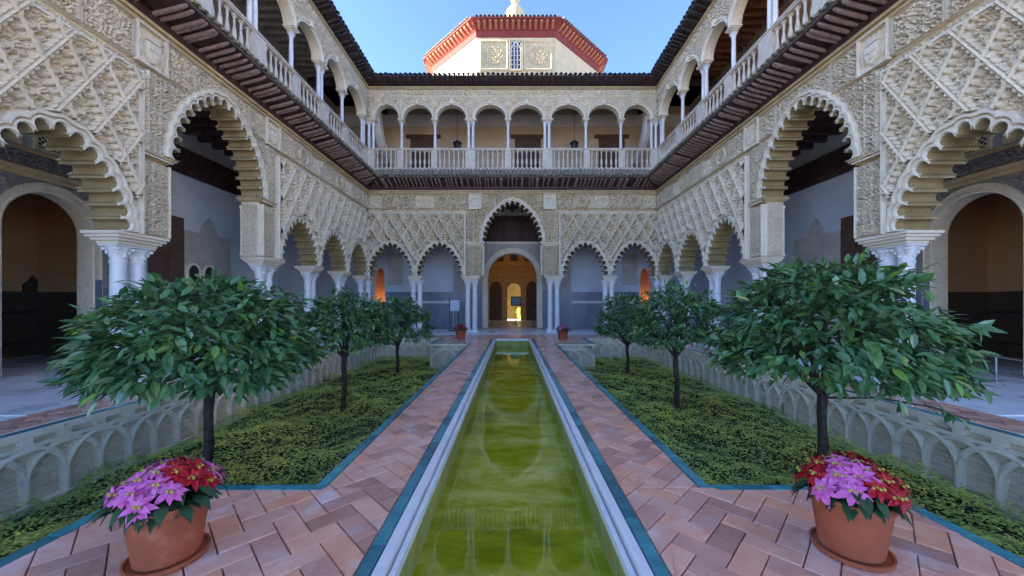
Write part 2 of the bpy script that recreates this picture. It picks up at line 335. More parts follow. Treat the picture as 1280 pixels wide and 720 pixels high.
# ------------------------------------------------------------------ dimensions of the court (metres)
W, D = 7.25, 18.35                       # half width of the court, depth of its end wall
T = 0.55                                 # wall thickness
Z_IMP, Z_SEB, Z_BAND, Z_FRZ, Z_COR = 2.82, 5.95, 6.13, 6.90, 7.06
CELLH = 1.0
MC = {}                                  # meshes shared by alike pieces
def cached(key, fn):
    if key not in MC: MC[key] = fn()
    return MC[key]

# ---------------- carved rhombus of the lattice
BL = [(-.02, .19, .05, .09, .3), (.055, .17, .04, .07, -.5), (-.1, .12, .045, .07, .9), (.11, .09, .045, .075, -.9), (-.14, .0, .04, .06, 1.3), (.15, -.01, .04, .06, -1.2),
      (-.10, -.13, .045, .075, .6), (.09, -.15, .045, .07, -.6), (0., -.23, .04, .085, 0.), (0., .30, .035, .08, 0.), (-.055, -.22, .03, .05, .5), (.06, -.28, .025, .05, -.3), (-.05, .26, .025, .05, .4)]
def cell_geometry(cw, N):
    far_ = N == 27
    a, b = np.meshgrid(np.linspace(0, 1, N + 1), np.linspace(0, 1, N + 1), indexing='ij')
    U = -cw / 2 + (a + b) * cw / 2; V = (a - b) * CELLH / 2
    side = math.hypot(cw / 2, CELLH / 2); lp = cw * CELLH / 2 / side
    da = np.minimum(a, 1 - a); db = np.minimum(b, 1 - b); d = np.minimum(da, db) * lp
    along = np.where(da < db, b, a)
    rw = (0.044 + 0.028 * np.abs(np.sin(PI * 5 * along))) if not far_ else 0.052 + 0 * along
    t = np.clip((rw - d) / 0.014, 0, 1) * (1.25 if far_ else 1)
    H = 0.175 * t - 0.055 * ridge(d - 0.024, 0.008) * (d < rw) + 0.010 * ridge(d, 0.008)
    s = cw / 0.6
    r = np.hypot(U / s, V + 0.02); th = np.arctan2(V + 0.02 + 0.09, U / s)
    g = np.where(r < 0.088, 0.135 * np.sqrt(np.clip(1 - (r / 0.09) ** 2, 0, 1)) * (0.70 + 0.30 * np.cos(13 * th)), 0)
    for (x, y, rx, ry, ang) in BL:
        du, dv = U / s - x, V - y; c, sn = math.cos(ang), math.sin(ang)
        p, q = (du * c + dv * sn) / (rx * 1.12), (-du * sn + dv * c) / (ry * 1.08); e = p * p + q * q
        g = np.maximum(g, np.where(e < 1, 0.13 * np.clip(1 - e, 0, 1) ** .30 * (0.55 + 0.45 * np.clip(np.abs(p) * 3.2, 0, 1)) * (0.84 + 0.16 * np.cos(q * 9)), 0))
    fill = np.sin(U * 62 + 2 * np.sin(V * 40)) * np.sin(V * 55 + 2 * np.sin(U * 45))
    if not far_: g = np.maximum(g, 0.085 * np.clip((fill - .12) * 4, 0, 1))
    else: g = np.where(g > .03, g * 1.1, 0)
    H = np.maximum(H, g * np.clip((d - rw) / 0.02 + 0.2, 0, 1))
    idx = np.arange((N + 1) ** 2).reshape(N + 1, N + 1)
    Fq = np.stack([idx[:-1, :-1], idx[:-1, 1:], idx[1:, 1:], idx[1:, :-1]], -1)
    return U, V, H, Fq
def lattice_cells(parent, u_lo, u_hi, v_lo, v_hi, cw, u0, v0, outlines, res_of):
    j0 = int((v_lo - v0) / (CELLH / 2)) - 2; j1 = int((v_hi - v0) / (CELLH / 2)) + 2
    for j in range(j0, j1 + 1):
        vc = v0 + j * CELLH / 2
        i0 = int((u_lo - u0) / cw) - 2; i1 = int((u_hi - u0) / cw) + 2
        for i in range(i0, i1 + 1):
            uc = u0 + (i + (0.5 if j % 2 == 0 else 0)) * cw
            if uc < u_lo - cw / 2 or uc > u_hi + cw / 2 or vc < v_lo - 0.5 or vc > v_hi + 0.5: continue
            N = res_of(uc)
            U, V, H, Fq = cached(('cg', round(cw, 3), N), lambda: cell_geometry(cw, N))
            cu = (U[:-1, :-1] + U[1:, 1:]) / 2 + uc; cv = (V[:-1, :-1] + V[1:, 1:]) / 2 + vc
            keep = (cu > u_lo) & (cu < u_hi) & (cv > v_lo) & (cv < v_hi)
            for p in outlines: keep &= ~inside(p, cu, cv)
            for _ in range(1):
                q = np.pad(keep, 1).astype(int); keep &= (q[:-2, 1:-1] + q[2:, 1:-1] + q[1:-1, :-2] + q[1:-1, 2:]) >= 2
            k = keep.sum()
            if k < .03 * keep.size: continue
            mk = lambda F_: np_mesh('lattice_panel', np.stack([U, REL[1] - H * (.15 + REL[1]) / .15, V], -1).reshape(-1, 3), F_.reshape(-1, 4), STUC)
            me = cached(('cm', round(cw, 3), N, REL[1]), lambda: mk(Fq)) if k == keep.size else mk(Fq[keep])
            obj('lattice_panel', me, parent, (uc, -0.004, vc))

# ---------------- columns
def capital_mesh(r, h, seg=20):
    mb = MB()
    mb.lathe([(r * 1.02, 0), (r * 1.18, 0.01), (r * 1.18, 0.03), (r * 1.0, 0.035), (r * 1.05, h * .35), (r * 1.2, h * .6), (r * 1.5, h * .82), (r * 1.55, h * .86)], seg, mod=lambda a, z: 1 + (0.10 * abs(math.cos(4 * a)) if 0.04 < z < h * .84 else 0))
    e = r * 1.62; mb.box(-e, e, -e, e, h * .865, h, 0.008)
    for k in range(4):
        a = PI / 4 + k * PI / 2; c, s = math.cos(a), math.sin(a); q = r * 1.72
        mb.lathe([(.001, -r * .32), (r * .26, -r * .2), (r * .33, 0), (r * .26, r * .2), (.001, r * .3)], 8, (c * q, s * q, h * .74), cap=False)
        for zz, rr, sz in ((h * .34, 1.12, .3), (h * .56, 1.3, .26)):
            a2 = a + (PI / 4 if zz < h * .4 else 0); mb.lathe([(.001, -r * .4), (r * sz, -r * .1), (r * sz * .7, r * .3), (.001, r * .42)], 6, (math.cos(a2) * r * rr, math.sin(a2) * r * rr, zz), cap=False)
    return mb.mesh('capital', MARB, True)
def column(parent, u, y, z0, z1, r, caph, key, seg=18):
    h = z1 - z0
    def shaft():
        mb = MB(); b = h * 0.075
        mb.lathe([(r * 1.05, b), (r * 1.05, b + .02), (r, b + .05), (r * 1.02, h * .4), (r * .92, h - caph - .04), (r * 1.0, h - caph - .03), (r * 1.0, h - caph + 0.002)], seg)
        return mb.mesh('column', MARB, True)
    def base():
        mb = MB(); b = h * 0.075; e = r * 1.45
        mb.box(-e, e, -e, e, 0, b * .45, 0.006); mb.lathe([(r * 1.38, b * .45), (r * 1.45, b * .58), (r * 1.38, b * .72), (r * 1.15, b * .78), (r * 1.15, b * .86), (r * 1.25, b * .93), (r * 1.12, b + .003)], seg)
        return mb.mesh('base', MARB, True)
    o = obj('column', cached(key + '_s', shaft), parent, (u, y, z0))
    obj('base', cached(key + '_b', base), o)
    obj('capital', cached(key + '_c', lambda: capital_mesh(r * .92, caph, seg)), o, (0, 0, h - caph))
    return o
def impost(parent, u0, u1, y0, y1, z0, z1, name='impost', m=None):
    mb = MB(); n = 4
    for k in range(n):
        e = -0.05 + 0.05 * k * (1 if k < 3 else 0.9); a = z0 + (z1 - z0) * k / n; b = z0 + (z1 - z0) * (k + 1) / n
        mb.box(u0 - e, u1 + e, y0 - e, y1 + e, a, b - 0.004 if k < n - 1 else b)
    return build(mb, name, m or MOULD, parent)

def shield_mesh():
    mb = MB()
    def pl(pts, y0, y1): mb.slab(pts, y0, y1)
    pl([(-.15, .12), (.15, .12), (.15, -.06), (.10, -.17), (0, -.24), (-.10, -.17), (-.15, -.06)], -.075, 0)
    pl([(-.115, .085), (-.012, .085), (-.012, -.03), (-.115, -.03)], -.095, -.07); pl([(.012, .085), (.115, .085), (.115, -.03), (.012, -.03)], -.09, -.07)
    pl([(-.10, -.055), (-.012, -.055), (-.012, -.17), (-.075, -.13)], -.09, -.07); pl([(.10, -.055), (.012, -.055), (.012, -.17), (.075, -.13)], -.095, -.07)
    pl([(-.13, .15), (.13, .15), (.17, .27), (.09, .21), (.05, .29), (0, .22), (-.05, .29), (-.09, .21), (-.17, .27)], -.07, 0)
    for s in (-1, 1):
        pl([(s * .19, .12), (s * .25, .05), (s * .24, -.10), (s * .19, -.2), (s * .21, -.05)], -.05, 0)
    return mb.mesh('shield', MOULD)

def lower_arcade(root, Lh, a0, pier, small, sa, sup, ns, fine, far):
    """ns: which end of the wall lies towards the near end of the court (0 for the end wall)."""
    M = 5 if far else 7
    rec = .15 if far else .07; REL[0] = (.09 + rec) / .09; REL[1] = rec
    big = lambda dl: lobed(0, 4.5, a0 - .12, 1.95, 19, dl, M)
    sm = lambda c: (lambda dl: lobed(c, Z_IMP, sa, 1.57 if far else 1.46, 15, dl, M))
    cs = sorted([-c for c in small] + list(small))
    # one wall slab whose lower edge follows every arch
    poly = [(-Lh, Z_IMP)]
    for c in cs + [None]: pass
    order = [c for c in cs if c < 0] + [0] + [c for c in cs if c > 0]
    for c in order:
        if c == 0:
            b = big(0.05); poly += [(-a0, Z_IMP), (-a0, 4.5)] + b[0:] + [(a0, 4.5), (a0, Z_IMP)]
        else:
            poly += sm(c)(0.05)
    poly += [(Lh, Z_IMP), (Lh, 7.9), (-Lh, 7.9)]
    clean = []
    for p in poly:
        if not clean or math.hypot(p[0] - clean[-1][0], p[1] - clean[-1][1]) > 1e-4: clean.append(p)
    mb = MB(); mb.slab(clean, rec, T); wall = build(mb, 'lower_wall', STUC, root)
    for c in order:
        if ns and c * ns > 7: continue
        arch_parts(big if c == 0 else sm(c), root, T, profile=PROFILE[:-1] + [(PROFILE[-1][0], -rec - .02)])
    bigo = big(0.15); bigpoly = bigo + [(a0 - .0, 4.4), (-a0, 4.4)]
    outs = [sm(c)(0.145) + [(c + sa, Z_IMP - .3), (c - sa, Z_IMP - .3)] for c in cs]
    # lattice fields
    cw = (small[1] - small[0]) / 4
    for s in (-1, 1):
        lo, hi = pier + .10, Lh - 0.06
        if ns and s == ns: hi = 6.0
        res = (lambda u: 44 if (ns and s == ns) else (32 if fine else 27))
        u_lo, u_hi = (lo, hi) if s > 0 else (-hi, -lo)
        lattice_cells(root, u_lo, u_hi, Z_IMP, Z_SEB - .04, cw, s * small[0], 5.68, outs, res)
        # moulded frame of the field
        fr = MB()
        for (k, wd) in ((0, .11), (1, .15), (2, .10)):
            q0 = pier + .015 + k * .032
            ua, ub = sorted((s * q0, s * (q0 + .030))); fr.box(ua, ub, -wd, rec + .01, Z_IMP, Z_SEB + .02)
            ua, ub = sorted((s * (q0 + .031), s * (Lh - .002))); z1 = Z_SEB + .02 - k * .032; fr.box(ua, ub, -wd + .002, rec + .009, z1 - .030, z1)
        build(fr, 'panel_frame', MOULD, root)
        # carved pier below and beside the great arch
        rs = 0.011 if fine else 0.018
        u_a, u_b = sorted((s * (a0 + .015), s * (pier - .0)))
        def pier_hf(U, V):
            x = (U - u_a) / (u_b - u_a); e = np.minimum(np.minimum(U - u_a, u_b - U), np.minimum(V - Z_IMP, 4.36 - V))
            mid = np.abs(U - (u_a + (u_b - u_a) * .66 if s * 1 > 0 else u_a + (u_b - u_a) * .34))
            h = arab(U, V, .17 if fine else .30, .024)
            return np.where(e < .03, .085, np.where((mid < .014) | (e < .05), .006, h))
        obj('pier_panel', relief('pier_panel', u_a, u_b, Z_IMP + .01, 4.34, rs, pier_hf, STUC), root, (0, -.003, 0))
        # jamb panel turned into the opening
        REL[:] = [1.0, 0.0]
        jm = cached(('jamb', fine), lambda: relief('jamb_panel', 0.04, T - .04, Z_IMP + .01, 4.34, rs, lambda U, V: np.where((np.minimum(U - .04, T - .04 - U) < .03), .05, arab(U, V, .17, .020)), STUC))
        obj('jamb_panel', jm, root, (s * (a0 - .003), 0 if s < 0 else T, 0), R(90) if s < 0 else R(-90))
        REL[:] = [(.09 + rec) / .09, rec]
        cn = impost(root, *sorted((s * (a0 - .02), s * (pier - .05))), -.005, T + .02, 4.34, 4.5, 'pier_cornice', GOLDP if fine else MOULD)
        de = MB(); k = 0
        while fine and a0 + k * .055 < pier:
            x0 = s * (a0 + k * .055); de.box(*sorted((x0, x0 + s * .03)), -.10, -.06, 4.40, 4.43); k += 1
        if fine: stuff(build(de, 'dentil_row', MOULD, cn))
        cl = MB(); cl.lathe([(.045, 0), (.05, .03), (.03, .06), (.03, 1.34), (.05, 1.38), (.052, 1.44)], 8)
        for yy in (rec * .4, T):
            build(cl, 'colonnette', MOULD, root, True, (s * a0, yy, Z_IMP + .02))
    # spandrels of the great arch
    for s in (-1, 1):
        ua, ub = sorted((0.0, s * (pier + .0)))
        def span_hf(U, V):
            px = np.abs(U); e = np.minimum(np.abs(px - (pier - .12)), np.minimum(np.abs(px - (pier - .36)) + .0, np.abs(V - 5.05)))
            g = np.abs((V - 4.52) % .55); e = np.minimum(e, g)
            return np.where(px > pier - .12, arab(U, V, .09, .018), np.where(e < .010, .085, arab(U + .06, V, .20 if fine else .34, .026)))
        obj('spandrel_panel', relief('spandrel_panel', ua, ub, 4.51, Z_SEB + .16, 0.012 if fine else .02, span_hf, STUC, [bigpoly]), root, (0, -.002, 0))
    # inscription band and frieze panels
    rs = .013 if fine else .02
    def band_hf(U, V):
        v = (V - (Z_SEB + .03)) / .13
        return np.where((v < .1) | (v > .92), .03, script(U, v, .045, .022))
    lo_n, hi_n = -Lh + .002, Lh - .002
    if ns < 0: lo_n = -6.2
    if ns > 0: hi_n = 6.2
    for s in (-1, 1):
        ua, ub = (lo_n, -pier - .002) if s < 0 else (pier + .002, hi_n)
        obj('inscription_band', relief('inscription_band', ua, ub, Z_SEB + .03, Z_BAND + .02, rs, band_hf, STUC), root, (0, -.012, 0))
    pw = .86
    def fpanel(kind):
        def hf(U, V):
            e = np.minimum(np.minimum(U + pw / 2, pw / 2 - U), np.minimum(V - Z_BAND - .03, Z_FRZ - .01 - V))
            if kind == 0: h = arab(U, V, .30 if fine else .42, .026)
            elif kind == 1:
                r = np.hypot(U, V - 6.52); h = np.where(np.abs(r - .24) < .022, .095, np.where(r < .22, arab(U + .1, V, .16, .026), arab(U, V, .22, .022)))
            else: h = script(U + 3, (V - Z_BAND - .1) / .6, .13, .028)
            return np.where(e < .02, .095, np.where(e < .036, .0, h))
        return hf
    centres = []
    u = 1.9
    obj_sh = cached('shield', shield_mesh)
    for s in (-1, 1):
        sh = obj('shield', obj_sh, root, (s * 1.86, -.03, 6.50), 0, (0.95, 1.3 if fine else 1.0, 1.05))
        fr = MB()
        for (x0, x1, z0, z1) in ((-.33, .33, 6.86, 6.895), (-.33, .33, 6.155, 6.19), (-.33, -.295, 6.192, 6.858), (.295, .33, 6.192, 6.858)): fr.box(x0, x1, -.075, 0, z0 - 6.5, z1 - 6.5)
        fr.box(-.30, .30, .001, rec + .035, -.32, .37); build(fr, 'shield_frame', MOULD, sh)
        k = 0; x = 1.86 + .34 + pw / 2
        while x + pw / 2 < Lh + .3:
            uc = s * x
            if not (ns and uc * ns > 5.6):
                full = x + pw / 2 <= Lh
                me = cached(('fz', fine, k % 3), lambda: relief('frieze_panel', -pw / 2, pw / 2, Z_BAND + .03, Z_FRZ - .01, rs, fpanel(k % 3), STUC))
                if not full:
                    cutp = [(Lh - x if s > 0 else -pw, 0), (pw if s > 0 else -(Lh - x), 0), (pw if s > 0 else -(Lh - x), 9), (Lh - x if s > 0 else -pw, 9)]
                    me = relief('frieze_panel', -pw / 2, pw / 2, Z_BAND + .03, Z_FRZ - .01, rs, fpanel(k % 3), STUC, [cutp])
                obj('frieze_panel', me, root, (uc, -.002, 0))
            x += pw + .012; k += 1
        # centre panels cut by the crown of the great arch
        for c_ in (0.44, 1.27):
            ww = .82
            def hf(U, V):
                e = np.minimum(np.minimum(U - (s * c_ - ww / 2), s * c_ + ww / 2 - U), np.minimum(V - Z_BAND - .03, Z_FRZ - .01 - V))
                return np.where(e < .02, .095, np.where(e < .036, 0, arab(U, V, .28, .026)))
            if c_ < 1.4: obj('frieze_panel', relief('frieze_panel', s * c_ - ww / 2 + (0 if c_ < 1 else 0), s * c_ + ww / 2 - (0.16 if (c_ > 1 and s > 0) else 0), Z_BAND + .03, Z_FRZ - .01, rs, hf, STUC, [bigpoly]), root, (0, -.002, 0))
    co = MB()
    for k, (z0, z1, wd) in enumerate(((Z_FRZ, Z_FRZ + .05, .05), (Z_FRZ + .052, Z_FRZ + .09, .03), (Z_FRZ + .092, Z_COR, .085))): co.box(-Lh, Lh, -wd - .05, rec + .01, z0, z1)
    build(co, 'cornice', GOLDP, root)
    bk = MB(); bk.box(-Lh, Lh, .002, rec + .02, Z_COR + .002, 7.9); build(bk, 'wall_head', STUC, root)
    # supports
    for uc, pair, hw in sup:
        for d in pair:
            column(root, uc + d, T / 2, 0, 2.60, 0.125, .34, 'lowcol' + ('f' if far else ''), 14 if far else 22)
        impost(root, uc - hw, uc + hw, 0.01, T - .01, 2.60, Z_IMP)
    REL[:] = [1.0, 0.0]

TILE_N = 6
def tile_mesh(length, rise, r=.085, tiers=3, m=CLAY):
    """a run of overlapping half-round tiles from the wall (origin) out and down to the eave"""
    mb = MB(); n = TILE_N
    for k in range(tiers):
        a, b = k / tiers, (k + 1.12) / tiers; lift = .018 * (k + 1) * -1 + .05
        rings = []
        for t, rr in ((a, r * .9), (min(b, 1.0), r * 1.06)):
            y = -length * t; z = -rise * t + lift + .03
            rings.append([(rr * math.cos(q), y, z + rr * math.sin(q)) for q in np.linspace(0, PI, n + 1)])
        t = min(b, 1.0); y = -length * t; z = -rise * t + lift + .03
        rings.append([(r * .88 * math.cos(q), y, z + r * .88 * math.sin(q)) for q in np.linspace(0, PI, n + 1)])
        rings.append([(r * .72 * math.cos(q), y + .06, z + r * .72 * math.sin(q)) for q in np.linspace(0, PI, n + 1)])
        mb.loft(rings)
    return mb.mesh('roof_tile', m, True)
def rafter_mesh(length, z0, z1, wd, dp, m):
    mb = MB(); pr = [(0, z0 - dp), (length * .86, z0 + (z1 - z0) * .86 - dp), (length * .97, z1 - dp * .75), (length, z1 - dp * .3), (length, z1), (0, z0)]
    n = len(pr); vs = [(-wd / 2, -p[0], p[1]) for p in pr] + [(wd / 2, -p[0], p[1]) for p in pr]
    mb.add(vs, [tuple(range(n)), tuple(range(2 * n - 1, n - 1, -1))] + [(i, (i + 1) % n, n + (i + 1) % n, n + i) for i in range(n)])
    return mb.mesh('rafter', m)
def eave(root, Lh, proj, zr0, zr1, zt0, zt1, pitch, key, tilem, ns, lim, raftm=RAFT, tr=.078):
    """rafters from the wall at height zr0 out to zr1; tiles from zt1 (wall) down to zt0 (edge); mitred at both ends"""
    so = MB(); e = Lh - proj
    so.add([(-Lh, 0, zr0 + .012), (Lh, 0, zr0 + .012), (e, -proj, zr1 + .012), (-e, -proj, zr1 + .012), (-Lh, 0, zr0 + .05), (Lh, 0, zr0 + .05), (e, -proj, zr1 + .05), (-e, -proj, zr1 + .05)],
           [(0, 1, 2, 3), (7, 6, 5, 4), (2, 6, 7, 3), (0, 4, 5, 1), (1, 5, 6, 2), (3, 7, 4, 0)])
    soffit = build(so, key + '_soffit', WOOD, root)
    rf = MB(); rf.add([(-Lh, 0, zt1), (Lh, 0, zt1), (e, -proj - .01, zt0), (-e, -proj - .01, zt0), (-Lh, 0, zr0 + .07), (Lh, 0, zr0 + .07), (e, -proj + .03, zr1 + .06), (-e, -proj + .03, zr1 + .06)],
                      [(3, 2, 1, 0), (4, 5, 6, 7), (2, 3, 7, 6), (0, 1, 5, 4), (1, 2, 6, 5), (3, 0, 4, 7)])
    roof = build(rf, key + '_roof', tilem, root)
    rm = cached((key, 'r'), lambda: rafter_mesh(proj - .03, zr0, zr1, .055, .065, raftm)); tm = cached((key, 't'), lambda: tile_mesh(proj + .05, zt1 - zt0, tr, 3, tilem))
    n = int(2 * Lh / pitch)
    for k in range(n + 1):
        u = -Lh + (2 * Lh - n * pitch) / 2 + k * pitch
        if ns and u * ns > lim: continue
        d = Lh - abs(u)
        if d < .12: continue
        kk = min(1.0, d / (proj + .05))
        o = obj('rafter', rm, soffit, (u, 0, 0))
        if kk < 1:
            o.scale = (1, kk, 1); o.location.z = 0
        if random.random() < .5: o.rotation_euler = (0, R(random.uniform(-1.2, 1.2)), R(random.uniform(-.6, .6)))
        u2 = u + pitch / 2; d2 = Lh - abs(u2)
        if d2 > .1:
            k2 = min(1.0, d2 / (proj + .05)); t = obj('roof_tile', tm, roof, (u2 + random.uniform(-.012, .012), random.uniform(-.015, .015), zt1 + random.uniform(-.008, .008)), R(random.uniform(-1.5, 1.5)))
            if k2 < 1: t.scale = (1, k2, k2)

def baluster_mesh():
    mb = MB(); mb.box(-.045, .045, -.045, .045, 0, .06); mb.box(-.045, .045, -.045, .045, .78, .84)
    mb.lathe([(.03, .06), (.04, .09), (.028, .12), (.05, .22), (.062, .30), (.05, .40), (.03, .52), (.024, .60), (.04, .64), (.024, .68), (.035, .74), (.035, .78)], 8, cap=False)
    return mb.mesh('baluster', BALU, True)
def upper_gallery(root, Lh, cols, ns, lim, ceilm, wallm, depth=3.0, fine=True):
    zb = 8.12
    cols = sorted(cols)
    pil = MB(); pil.box(-Lh, Lh, 0.0, T, 7.9, zb - .03); build(pil, 'parapet_base', STUC, root)
    bal = MB(); bal.box(-Lh, Lh, -.07, .13, zb - .03, zb + .07, .012); rail_b = build(bal, 'balustrade', BALU, root)
    rl = MB(); rl.box(-Lh, Lh, -.06, .12, 9.05, 9.10, .01); rl.box(-Lh, Lh, -.085, .145, 9.101, 9.17, .015); build(rl, 'handrail', BALU, rail_b)
    # columns with their pedestals
    bm_ = cached('balm', baluster_mesh)
    xs = [c[0] for c in cols]
    for u, pair in cols:
        if ns and u * ns > lim: continue
        hw = .15 if not pair else .25
        pd = MB(); pd.box(-hw, hw, -.085 + .01, .135, zb + .071, 9.049, .008); build(pd, 'pedestal', BALU, rail_b, False, (u, 0, 0))
        for d in ((-.11, .11) if pair else (0,)):
            column(root, u + d, .16, 9.17, 10.52, .068, .20, 'upcol', 12)
        impost(root, u - (.10 if not pair else .22), u + (.10 if not pair else .22), .06, .26, 10.52, 10.68, 'impost')
    for a, b in zip(cols[:-1], cols[1:]):
        if ns and (a[0] + b[0]) / 2 * ns > lim: continue
        x0 = a[0] + (.15 if not a[1] else .25); x1 = b[0] - (.15 if not b[1] else .25); n = max(1, int(round((x1 - x0) / .235)))
        for k in range(n):
            obj('baluster', bm_, rail_b, (x0 + (x1 - x0) * (k + .5) / n, .03, zb + .071), random.uniform(0, .1), (1, 1, 1.017))
    # arcade wall
    y0, y1 = .02, .36
    poly = [(-Lh, 10.68)]; arches = []
    for a, b in zip(cols[:-1], cols[1:]):
        c = (a[0] + b[0]) / 2; x0 = a[0] + (.10 if not a[1] else .21); x1 = b[0] - (.10 if not b[1] else .21); c = (x0 + x1) / 2; h = (x1 - x0) / 2
        arches.append((c, h)); poly += round_arch(c, 10.68, h, .68, 0.0)
    poly += [(Lh, 10.68), (Lh, 12.2), (-Lh, 12.2)]
    mb = MB(); mb.slab(poly, y0 + .085, y1); build(mb, 'upper_wall', STUC, root)
    for c, h in arches:
        if ns and c * ns > lim: continue
        mb = MB(); mb.loft([[(p[0], y0 - wd, p[1]) for p in round_arch(c, 10.68, h, .68, dl, 16)] for dl, wd in ((-.004, -.2), (-.004, .02), (.03, .035), (.05, .02), (.07, .02), (.085, .075), (.13, .075), (.145, -.10))])
        ar = build(mb, 'arch', MOULD, root)
        ks = MB(); ks.slab([(-.05, 11.36), (.05, 11.36), (.075, 11.58), (-.075, 11.58)], -.10, .02); build(ks, 'keystone', MOULD, ar, False, (c, 0, 0))
    for a in cols[1:-1]:
        if ns and a[0] * ns > lim: continue
        md = MB(); md.lathe([(.17, 0), (.175, .03), (.14, .035), (.13, .015), (.06, .018), (.05, .04), (.001, .055)], 14)
        o = build(md, 'roundel', MOULD, root, True, (a[0], y0, 11.42)); o.rotation_euler = (R(90), 0, 0)
    outs = [round_arch(c, 10.68, h, .68, .13) + [(c + h, 10.4), (c - h, 10.4)] for c, h in arches]
    hf = lambda U, V: np.where(V > 11.72, np.where((np.abs(V - 11.74) < .02) | (V > 12.06), .09, arab(U, V, .26 if fine else .38, .030)), arab(U, V, .22 if fine else .36, .026))
    a, b = -Lh, Lh
    if ns < 0: a = -lim
    if ns > 0: b = lim
    REL[:] = [1.9, .08]
    obj('upper_frieze', relief('upper_frieze', a, b, 10.70, 12.10, .022 if fine else .034, hf, STUC, outs), root, (0, y0 - .002, 0)); REL[:] = [1.0, 0.0]
    co = MB()
    for z0, z1, wd in ((12.10, 12.14, .06), (12.142, 12.2, .10)): co.box(-Lh, Lh, y0 - wd - .06, y0 + .10, z0, z1)
    build(co, 'upper_cornice', GOLDP, root)
    # room behind: floor, rear wall, ceiling with joists
    fl = MB(); fl.box(-Lh - 3, Lh + 3, T + .01, depth + .3, 7.7, 7.95); build(fl, 'gallery_floor', BUFF, root)
    ce = MB(); ce.box(-Lh - 3, Lh + 3, .75, depth + .3, 12.9, 13.0); cei = build(ce, 'gallery_ceiling', ceilm, root)
    k = 0
    jm = cached(('joist', ceilm.name), lambda: MB().box(-.06, .06, .76, depth - .01, 12.72, 12.898).mesh('joist', ceilm))
    u = -Lh + .2
    while u < Lh:
        if not (ns and u * ns > lim): obj('joist', jm, cei, (u, 0, 0))
        u += .42
    lon = MB()
    for q in np.arange(.9, depth - .2, .4): lon.box(-Lh, Lh, q, q + .05, 12.82, 12.897)
    build(lon, 'ceiling_batten', ceilm, cei)
    # main roof, rising away from the court
    ro = MB(); pr = [(0, 12.62), (5.2, 15.6), (9.5, 13.0), (9.5, 12.75), (5.2, 15.35), (0.0, 12.3)]
    ro.loft([[(u_, p[0], p[1]) for p in pr + pr[:1]] for u_ in (-Lh - (.2 if ns < 0 else 5), Lh + (.2 if ns > 0 else 5))]); build(ro, 'main_roof', DARKT, root)

# ------------------------------------------------------------------ ground, floors and the sunken garden (large setting first)
GX = 5.75                                # outer edge of the sunken beds
GX0 = 1.57                               # inner edge beside the pool walk
PX = 2.95                                # half width of the end platforms
Y0, Y1, Y2, Y3 = 0.8, 2.98, 13.5, 15.6   # beds from Y0 to Y3, platforms end at Y1 and start at Y2
ZG = -0.98
mb = MB()
def ring(x0, x1, y0, y1, X0, X1, YY0, YY1, z):
    mb.add([(x0, y0, z), (x1, y0, z), (x1, y1, z), (x0, y1, z), (X0, YY0, z), (X1, YY0, z), (X1, YY1, z), (X0, YY1, z)], [(0, 1, 5, 4), (1, 2, 6, 5), (2, 3, 7, 6), (3, 0, 4, 7)])
ring(-3000, 3000, -3000, 3000, -16, 16, -12, 34, -0.12)
struct(build(mb, 'ground', GROUND))
floor = MB()
for x0, x1, y0, y1 in ((-16, -GX - .06, -12, 34), (GX + .06, 16, -12, 34), (-GX - .06, GX + .06, Y3 + .06, 34), (-GX - .06, GX + .06, -12, Y0)): floor.box(x0, x1, y0, y1, -1.3, -.03)
for s in (-1, 1):
    floor.box(*sorted((s * .87, s * (GX0 - .05))), Y0 + .001, Y3 + .059, -1.3, -.03)
    floor.box(*sorted((s * GX0 - s * .049, s * (PX - .05))), Y0 + .001, Y1 - .05, -1.3, -.03); floor.box(*sorted((s * GX0 - s * .049, s * (PX - .05))), Y2 + .05, Y3 + .059, -1.3, -.03)
paving = struct(build(floor, 'pavement', MORT))

# herringbone pavers -------------------------------------------------------
def clip(poly, rect):
    x0, x1, y0, y1 = rect
    for ax, val, sg in ((0, x0, 1), (0, x1, -1), (1, y0, 1), (1, y1, -1)):
        out = []
        for i in range(len(poly)):
            p, q = poly[i], poly[(i + 1) % len(poly)]
            dp, dq = sg * (p[ax] - val), sg * (q[ax] - val)
            if dp >= 0: out.append(p)
            if (dp >= 0) != (dq >= 0):
                t = dp / (dp - dq); out.append((p[0] + (q[0] - p[0]) * t, p[1] + (q[1] - p[1]) * t))
        poly = out
        if len(poly) < 3: return []
    return poly
def shrink(poly, g):
    n = len(poly); cx = sum(p[0] for p in poly) / n; cy = sum(p[1] for p in poly) / n; out = []
    for i in range(n):
        a, b, c = poly[i - 1], poly[i], poly[(i + 1) % n]
        def nrm(p, q):
            dx, dy = q[0] - p[0], q[1] - p[1]; l = math.hypot(dx, dy) or 1e-9; v = (-dy / l, dx / l)
            m_ = ((p[0] + q[0]) / 2, (p[1] + q[1]) / 2)
            return v if (cx - m_[0]) * v[0] + (cy - m_[1]) * v[1] > 0 else (-v[0], -v[1])
        n1, n2 = nrm(a, b), nrm(b, c); k = 1 + n1[0] * n2[0] + n1[1] * n2[1]
        if k < .2: k = .2
        out.append((b[0] + g * (n1[0] + n2[0]) / k, b[1] + g * (n1[1] + n2[1]) / k))
    return out
def area(p): return abs(sum(p[i][0] * p[(i + 1) % len(p)][1] - p[(i + 1) % len(p)][0] * p[i][1] for i in range(len(p)))) / 2
PW = 0.155
RECTS = []
